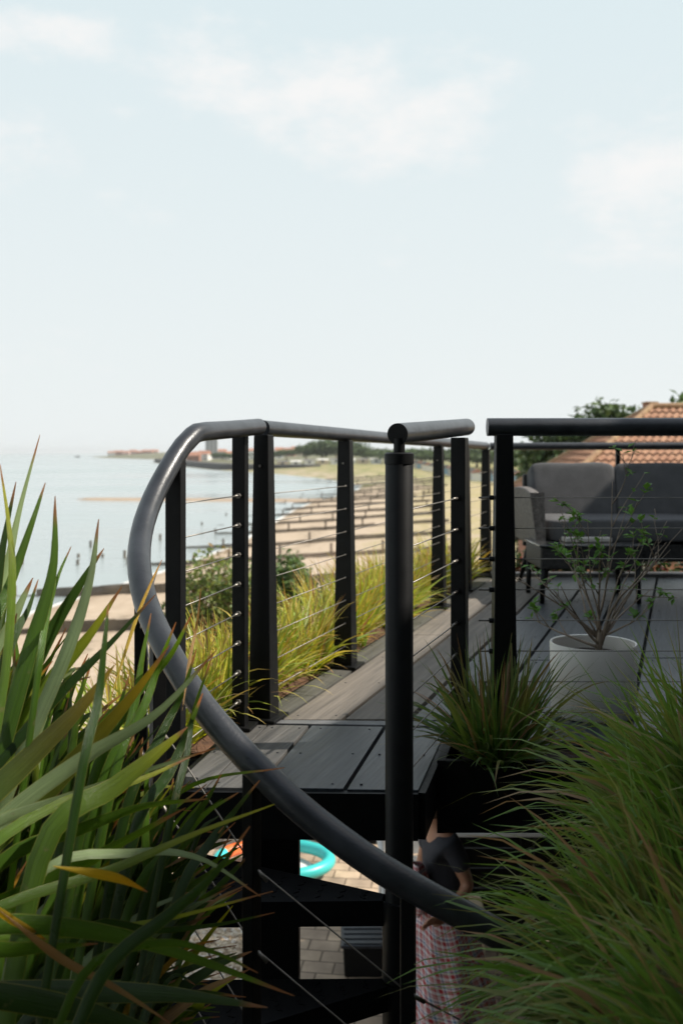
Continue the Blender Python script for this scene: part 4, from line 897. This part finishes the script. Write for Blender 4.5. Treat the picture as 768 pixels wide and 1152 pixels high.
house('pale tower block standing above the far town', (238 - 384) * 1000 / F, 1000, 12, 12, 22, .4, COLS['grey'], M['slate'], .1, None, 'tower_block', 'tower')
k = 0
for px in list(range(126, 182, 8)):
    Y = 2300 + g.uniform(0, 60); X = (px - 384) * Y / F; cw = g.choice(['pink', 'white', 'brick'])
    house('%s building on the farthest headland, %s from its seaward tip' % (cw, ORD[k]), X, Y, g.uniform(14, 24), 14, g.uniform(5, 9), 4, COLS[cw], M['redroof'], 0, 'buildings on the farthest headland'); k += 1
k = 0
for px in range(318, 440, 15):
    Y = 560; X = (px - 384) * Y / F
    house('long pale holiday caravan, %s from the left of its row' % ORD[k], X, Y, 6.0, 3, 2.6, .5, COLS['white'] if k % 3 else COLS['sand'], M['render'] if k % 2 else M['slate'], 0, 'holiday caravans in a row', 'caravan', 'caravan'); k += 1
k = 0; Y = 232
while Y < 500 and k < 30:
    cw = g.choice(['white', 'grey', 'blue', 'white', 'sand']); X = 42 + g.uniform(-.6, .6) + (Y - 232) * -.04
    house('%s gabled beach hut, %s of the row counting away from the deck' % (cw, ORD[k]), X, Y, 2.6, 3, 2.3, 1.1, COLS[cw], M['slate'] if k % 3 else M['redroof'], R(90), 'beach huts above the shingle', 'beach_hut', 'beach hut'); k += 1; Y += 9.3
k = 0
for (px, top, Y, w_) in ((344, 500, 640, 22), (362, 497, 600, 24), (378, 495, 590, 24), (396, 498, 620, 22), (412, 503, 640, 20), (428, 505, 640, 22), (452, 506, 560, 26), (474, 505, 540, 24), (496, 508, 500, 20), (516, 506, 470, 22), (536, 505, 430, 22), (556, 507, 400, 18), (576, 504, 380, 20), (596, 508, 330, 16), (300, 508, 800, 20), (322, 506, 760, 20), (270, 510, 850, 20), (250, 510, 900, 18), (612, 514, 250, 12)):
    tree('far green tree, %s in the belt behind the huts and caravans, counting from the left' % ORD[k] if k < 30 else '', px, top, Y, w_, 600 + k, cols=TRE, n=260, size=w_ * .075, group='trees of the far shore'); k += 1
t = thing('sea_wall', 'dark stone sea wall along the headland in front of the far town', 'sea wall', (-60, 600, SEA))
mb = MB(); wl = [(560, .8), (600, 1), (700, 1), (800, 1), (900, 1), (1010, 1)]; q_ = [(shore_x(y_) + 3, y_) for y_, _ in wl]; q_ = [(-20, 520), (-50, 535)] + q_
for (xa, ya), (xb, yb) in zip(q_, q_[1:]):
    mb.hexa([(xa, ya, -10), (xb, yb, -10), (xb + 9, yb + 4, -10), (xa + 9, ya + 4, -10), (xa + 1.5, ya + 1, -5.6), (xb + 1.5, yb + 1, -5.6), (xb + 9, yb + 4, -5.4), (xa + 9, ya + 4, -5.4)])
part(mb, 'stone_face', mat('dark_stone', (.07, .065, .06), .9, .4, .4, .5, 2), t)
t = thing('sun_blocking_screen', 'black slatted screen added under the back of the terrace to block the sun', 'screen', (2.4, 7.34, -2.6))  # added to keep the sun off the ground beneath the terrace
mb = MB()
for k in range(16): mb.box((2.55, 7.34, -2.53 + k * .147), (3.7, .022, .14))
part(mb, 'slats', M['blackwood'], t, bevel=.002)
for xx_ in (.73, 2.5, 4.3): mb = MB(); mb.box((xx_, 7.375, -1.42), (.07, .046, 2.36)); part(mb, 'post', M['blackwood'], t)
# far moored boat and channel posts
t = thing('fishing_boat', 'small dark boat far out on the sea near the horizon', 'boat', PZ(87, 514.5, SEA)); b_ = Vector(t.location)
mb = MB(); mb.hexa([b_ + Vector(q) for q in ((-5, -1.4, -.3), (5, -1.4, -.3), (5, 1.4, -.3), (-5, 1.4, -.3), (-6.5, -2, 1.6), (6, -2, 1.3), (6, 2, 1.3), (-6.5, 2, 1.6))]); part(mb, 'hull', M['blackwood'], t)
mb = MB(); mb.box(b_ + Vector((1.5, 0, 2.6)), (3.5, 2.4, 2.6)); part(mb, 'wheelhouse', M['slate'], t)
mb = MB(); mb.tube([b_ + Vector((-1.5, 0, 1.4)), b_ + Vector((-1.5, 0, 6))], .1, 6); part(mb, 'mast', M['blackwood'], t)
for i, (px, py, lab) in enumerate(((88, 627, 'low dark post in calm water, left of the other sea posts'), (115, 627, 'dark post in the water just beside the handrail bend'), (140, 628, 'dark marker post standing alone in the sea left of the handrail'), (180, 608, 'marker post in the sea behind the black stair post'))):
    p = PZ(px, py, SEA); mb = MB(); mb.tube([p - Vector((0, 0, .8)), p + Vector((.02, 0, .35 if i < 2 else .75))], [.16, .13], 8); tag(mb.build('marker_post', M['woodwet']), lab, 'post')

# ------------------------------------------------------------------ own house to the right (outside the frame), which shades the terrace
t = thing('clad_house', 'dark clad two-storey house along the right side of the terrace, outside the frame', 'house', (4.2, 3, -2.6))
def hx(Y, u): return .343 * Y + u
mb = MB(); mb.prism([(hx(-4, 2.7), -4), (hx(-4, 8), -4), (hx(7.15, 8), 7.15), (hx(7.15, 2.7), 7.15)], -2.6, 3.4); part(mb, 'wall', M['cladding'], t)
mb = MB(); mb.prism([(hx(-4.3, 2.36), -4.3), (hx(-4.3, 8.2), -4.3), (hx(7.3, 8.2), 7.3), (hx(7.3, 2.36), 7.3)], 3.4, 3.66); part(mb, 'roof', M['slate'], t)
mb = MB(); mb.prism([(-2.6, -4.2), (hx(-4, 2.69), -4.2), (hx(-1.3, 2.69), -1.3), (-2.6, -1.3)], -2.6, 4.3); part(mb, 'added_shade_wing', M['cladding'], t)  # unseen wing added behind the camera to darken the foreground
for Y in (1, 3.2, 5.4):
    mb = MB(); mb.prism([(hx(Y - .7, 2.62), Y - .7), (hx(Y - .7, 2.71), Y - .7), (hx(Y + .7, 2.71), Y + .7), (hx(Y + .7, 2.62), Y + .7)], .05, 2.2); wn = part(mb, 'window', M['black'], t)
    mb = MB(); mb.prism([(hx(Y - .6, 2.59), Y - .6), (hx(Y - .6, 2.61), Y - .6), (hx(Y + .6, 2.61), Y + .6), (hx(Y + .6, 2.59), Y + .6)], .15, 2.1); part(mb, 'pane', M['pane'], wn)

# ------------------------------------------------------------------ courtyard things
GZ = -2.6
# inflatable ring
t = thing('paddling_pool', 'turquoise inflatable paddling pool with an orange band lying on the sunny paving', 'paddling pool', (-.62, 8.3, GZ))
def torus(mb, c, ax, ay, r, a0, a1, n=40, rz=0):
    pts_ = [(c[0] + ax * math.cos(lerp(a0, a1, i / n)), c[1] + ay * math.sin(lerp(a0, a1, i / n)), c[2]) for i in range(n + 1)]; mb.tube(pts_, r, 14, cap=True)
C_ = (-.56, 8.25, GZ + .12)
mb = MB(); torus(mb, C_, .46, .33, .052, R(-170), R(118), 60); part(mb, 'tube', M['turq'], t, smooth=True, angle=60)
mb = MB(); torus(mb, C_, .46, .33, .0525, R(118), R(158), 16); part(mb, 'orange_band', M['orange'], t, smooth=True, angle=60)
mb = MB(); torus(mb, C_, .46, .33, .052, R(158), R(190), 10); part(mb, 'tube', M['turq'], t, smooth=True, angle=60)
mb = MB(); mb.lathe((C_[0], C_[1], GZ + .03), [(.34, 0), (.0, .004)], 32, cap=(False, False)); fl = part(mb, 'floor', M['white'], t)
# storage box
t = thing('storage_box', 'low black ridged box on the paving left of the plaid skirt', 'box', (.14, 6.75, GZ))
mb = MB(); mb.box((.145, 6.78, GZ + .1), (.25, .3, .2), top=(.27, .32)); part(mb, 'body', M['blackwood'], t, bevel=.01)
mb = MB(); mb.box((.145, 6.78, GZ + .212), (.3, .35, .022)); ld = part(mb, 'lid', M['rail'], t, bevel=.006)
mb = MB()
for k in range(5): mb.box((.145, 6.64 + k * .07, GZ + .2265), (.26, .03, .008))
part(mb, 'rib', M['rail'], ld, bevel=.002)
# black bin store
t = thing('bin_store', 'black slatted bin store standing at the far side of the courtyard', 'bin store', (.3, 9.1, GZ))
mb = MB(); mb.box((.28, 9.15, GZ + .6), (.42, .5, 1.2)); part(mb, 'body', M['blackwood'], t, bevel=.01)
mb = MB(); mb.box((.28, 9.13, GZ + 1.22), (.5, .58, .04)); part(mb, 'lid', M['blackwood'], t, bevel=.01)
mb = MB()
for k in range(6): mb.box((.28, 8.893, GZ + .14 + k * .18), (.4, .012, .14))
part(mb, 'door', M['blackwood'], t)
# white chair
cx, cy = .50, 7.3
t = thing('garden_chair', 'white plastic garden chair behind the person in the dark top', 'chair', (cx, cy, GZ))
mb = MB(); mb.box((cx, cy, GZ + .44), (.44, .44, .035)); part(mb, 'seat', M['white'], t, bevel=.012)
mb = MB(); mb.box((cx, cy + .22, GZ + .72), (.44, .035, .5)); part(mb, 'backrest', M['white'], t, bevel=.015)
for sx_ in (-.19, .19):
    for sy_ in (-.19, .19): mb = MB(); mb.tube([(cx + sx_, cy + sy_, GZ + .43), (cx + sx_ * 1.12, cy + sy_ * 1.12, GZ)], [.022, .018], 8); part(mb, 'leg', M['white'], t, smooth=True)
    mb = MB(); mb.box((cx + sx_ * 1.15, cy, GZ + .64), (.04, .42, .03)); part(mb, 'armrest', M['white'], t, bevel=.01)
# garden table, tub, block
t = thing('garden_table', 'pale garden table right of the person under the terrace', 'table', (.98, 6.9, GZ))
mb = MB(); mb.box((1.02, 6.95, GZ + .94), (.7, .6, .03)); part(mb, 'tabletop', M['white'], t, bevel=.008)
for sx_ in (.72, 1.32):
    for sy_ in (6.7, 7.2): mb = MB(); mb.box((sx_, sy_, GZ + .4625), (.05, .05, .925)); part(mb, 'leg', M['blackwood'], t)
t = thing('washing_up_tub', 'bright blue plastic tub on the pale garden table', 'tub', (.95, 6.85, GZ + .955))
mb = MB(); mb.lathe((.95, 6.85, GZ + .956), [(.13, 0), (.155, .11), (.165, .112), (.165, .125), (.15, .125), (.125, .012), (0, .012)], 28, cap=(True, False)); part(mb, 'body', M['blue'], t, smooth=True, angle=50)
t = thing('wooden_stool', 'small pale wooden stool beside the person under the terrace', 'stool', (.88, 6.5, GZ))
mb = MB(); mb.box((.865, 6.42, GZ + .57), (.09, .26, .05)); part(mb, 'seat', M['cream'], t, bevel=.008)
for sx_ in (.84, .89):
    for sy_ in (6.33, 6.51): mb = MB(); mb.box((sx_, sy_, GZ + .2725), (.035, .03, .545)); part(mb, 'leg', M['cream'], t)

# ------------------------------------------------------------------ person
def skin_body(name, chain, mats, t, sub=2):
    me = bpy.data.meshes.new(name); me.from_pydata([c[0] for c in chain[0]], chain[1], []); me.materials.append(mats)
    o = bpy.data.objects.new(name, me); COL.objects.link(o)
    md = o.modifiers.new('skin', 'SKIN'); md.use_smooth_shade = True
    for v, c in zip(me.skin_vertices[0].data, chain[0]): v.radius = (c[1], c[2] if len(c) > 2 else c[1])
    me.skin_vertices[0].data[0].use_root = True
    sb = o.modifiers.new('sub', 'SUBSURF'); sb.levels = sub; sb.render_levels = sub
    dg = bpy.context.evaluated_depsgraph_get(); m2 = bpy.data.meshes.new_from_object(o.evaluated_get(dg)); m2.name = name
    bpy.data.objects.remove(o); o = bpy.data.objects.new(name, m2); COL.objects.link(o)
    if not m2.materials: m2.materials.append(mats)
    for p_ in m2.polygons: p_.use_smooth = True
    o.parent = t; o.matrix_parent_inverse = Matrix.Translation(t.location).inverted(); return o
bx, by = .565, 5.5
pt = thing('person', 'person in a dark T-shirt and red plaid skirt, seen from behind below the terrace', 'person', (bx, by, GZ))
Bp = lambda x, y, z: (bx + x, by + y, GZ + z)
V = [(Bp(0, 0, .90), .12, .10), (Bp(0, 0, 1.05), .105, .09), (Bp(-.005, .0, 1.22), .115, .09), (Bp(-.015, -.005, 1.36), .10, .075), (Bp(-.03, -.01, 1.45), .05), (Bp(-.045, -.02, 1.53), .075), (Bp(-.05, -.02, 1.62), .085), (Bp(-.045, -.02, 1.68), .05),
     (Bp(.03, -.12, 1.37), .05), (Bp(.12, -.14, 1.165), .038), (Bp(.01, -.235, 1.065), .028), (Bp(-.025, -.255, 1.04), .025),
     (Bp(-.06, .13, 1.37), .05), (Bp(-.10, .2, 1.15), .04), (Bp(-.18, .05, .98), .03), (Bp(-.2, .01, .955), .026),
     (Bp(.0, -.09, .84), .08), (Bp(-.01, -.1, .48), .055), (Bp(-.02, -.09, .09), .038), (Bp(-.12, -.1, .04), .032),
     (Bp(.0, .09, .84), .08), (Bp(.02, .1, .48), .055), (Bp(.03, .1, .09), .038), (Bp(-.07, .11, .04), .032)]
E_ = [(0, 1), (1, 2), (2, 3), (3, 4), (4, 5), (5, 6), (6, 7), (3, 8), (8, 9), (9, 10), (10, 11), (3, 12), (12, 13), (13, 14), (14, 15), (0, 16), (16, 17), (17, 18), (18, 19), (0, 20), (20, 21), (21, 22), (22, 23)]
skin_body('body', (V, E_), M['skin'], pt)
for hb, dv, sd in ((Vector(Bp(-.025, -.255, 1.04)), Vector((-.95, -.1, -.1)).normalized(), Vector((0, -.6, .8)).normalized()), (Vector(Bp(-.2, .01, .955)), Vector((-.75, -.2, -.55)).normalized(), Vector((.1, -1, .2)).normalized())):
    for k, (off, ln, r) in enumerate(((-.028, .07, .0085), (-.009, .08, .009), (.011, .075, .0085), (.029, .06, .0075))):
        p = hb + dv * .045 + sd * off; cu = Vector((0, 0, -1)); mb = MB(); mb.tube([p - dv * .03, p + dv * ln * .4, p + dv * ln * .75 + cu * .012, p + dv * ln * .95 + cu * .03], [r * 1.1, r, r * .9, r * .6], 8); part(mb, 'finger', M['skin'], pt, smooth=True)
    mb = MB(); p = hb + sd * -.025; mb.tube([p, p + dv * .03 - sd * .022, p + dv * .055 - sd * .03], [.012, .0105, .007], 8); part(mb, 'thumb', M['skin'], pt, smooth=True)
Vt = [(Bp(0, 0, .93), .135, .115), (Bp(0, 0, 1.07), .122, .105), (Bp(-.005, 0, 1.22), .128, .102), (Bp(-.015, -.005, 1.365), .108, .084), (Bp(-.024, -.008, 1.415), .07, .06), (Bp(.03, -.12, 1.37), .062), (Bp(.10, -.135, 1.235), .056), (Bp(-.06, .13, 1.37), .062), (Bp(-.085, .18, 1.24), .056)]
skin_body('t_shirt', (Vt, [(0, 1), (1, 2), (2, 3), (3, 4), (3, 5), (5, 6), (3, 7), (7, 8)]), M['tee'], pt)
mb = MB(); nR, nA = 22, 64; rings = []
for i in range(nR + 1):
    u_ = i / nR; z = lerp(1.06, .28, u_); r0 = lerp(.125, .30, u_ ** .8); ring = []
    for k in range(nA):
        a = 2 * math.pi * k / nA; fo = 1 + (.10 * math.sin(a * 9 + 1.3 * u_) + .06 * math.sin(a * 5 + 2 + u_)) * u_
        j = mb.vert(Bp(r0 * fo * math.cos(a) * 1.0, r0 * fo * math.sin(a) * .85, z)); mb.uv[j] = (a * .2 + z * .25, z * .95 + .03 * math.sin(a * 3)); ring.append(j)
    rings.append(ring)
for a, b_ in zip(rings, rings[1:]):
    for k in range(nA): mb.face((a[k], a[(k + 1) % nA], b_[(k + 1) % nA], b_[k]))
part(mb, 'skirt', M['plaid'], pt, smooth=True)
mb = MB()
rings = []
for i in range(13):
    u_ = i / 12; ring = []
    for k in range(20):
        a = 2 * math.pi * k / 20; r = .075 * math.sin(math.pi * min(.97, u_ * .9 + .08)) ** .6 * (1 + .18 * math.sin(3 * a + 5 * u_)); j = mb.vert(Bp(-.155 + r * math.cos(a) * .8, -.1 + r * math.sin(a), lerp(1.27, .98, u_))); mb.uv[j] = (a * .08, u_ * .35); ring.append(j)
    rings.append(ring)
for a, b_ in zip(rings, rings[1:]):
    for k in range(20): mb.face((a[k], a[(k + 1) % 20], b_[(k + 1) % 20], b_[k]))
cl_ = mb.build('plaid_cloth', M['plaid'], smooth=True); tag(cl_, 'bunched red plaid cloth held in front of the person by both hands', 'cloth')
mb = MB(); hc = Vector(Bp(-.035, -.015, 1.60)); mb.lathe(hc, [(.085, -.09), (.1, -.03), (.103, .03), (.085, .085), (.045, .112), (0, .12)], 24, cap=(True, False)); part(mb, 'hair', M['hair'], pt, smooth=True)

# ------------------------------------------------------------------ sea air
HAZE = 1.1e-4
if HAZE:
    m = bpy.data.materials.new('sea_air'); m.use_nodes = True; N = m.node_tree.nodes; L = m.node_tree.links; N.remove(N['Principled BSDF'])
    pv = N.new('ShaderNodeVolumePrincipled'); pv.inputs['Color'].default_value = (.96, .98, .99, 1); pv.inputs['Density'].default_value = HAZE; pv.inputs['Anisotropy'].default_value = .2
    L.new(pv.outputs[0], N['Material Output'].inputs['Volume'])
    mb = MB(); mb.box((0, 4400, 6), (18400, 9400, 42)); hzb = mb.build('haze', m); tag(hzb, kind='stuff')

SC.view_settings.view_transform = 'Standard'; SC.view_settings.look = 'None'; SC.view_settings.exposure = 0.45; SC.view_settings.gamma = 1
SC.cycles.max_bounces = 8; SC.cycles.transparent_max_bounces = 8
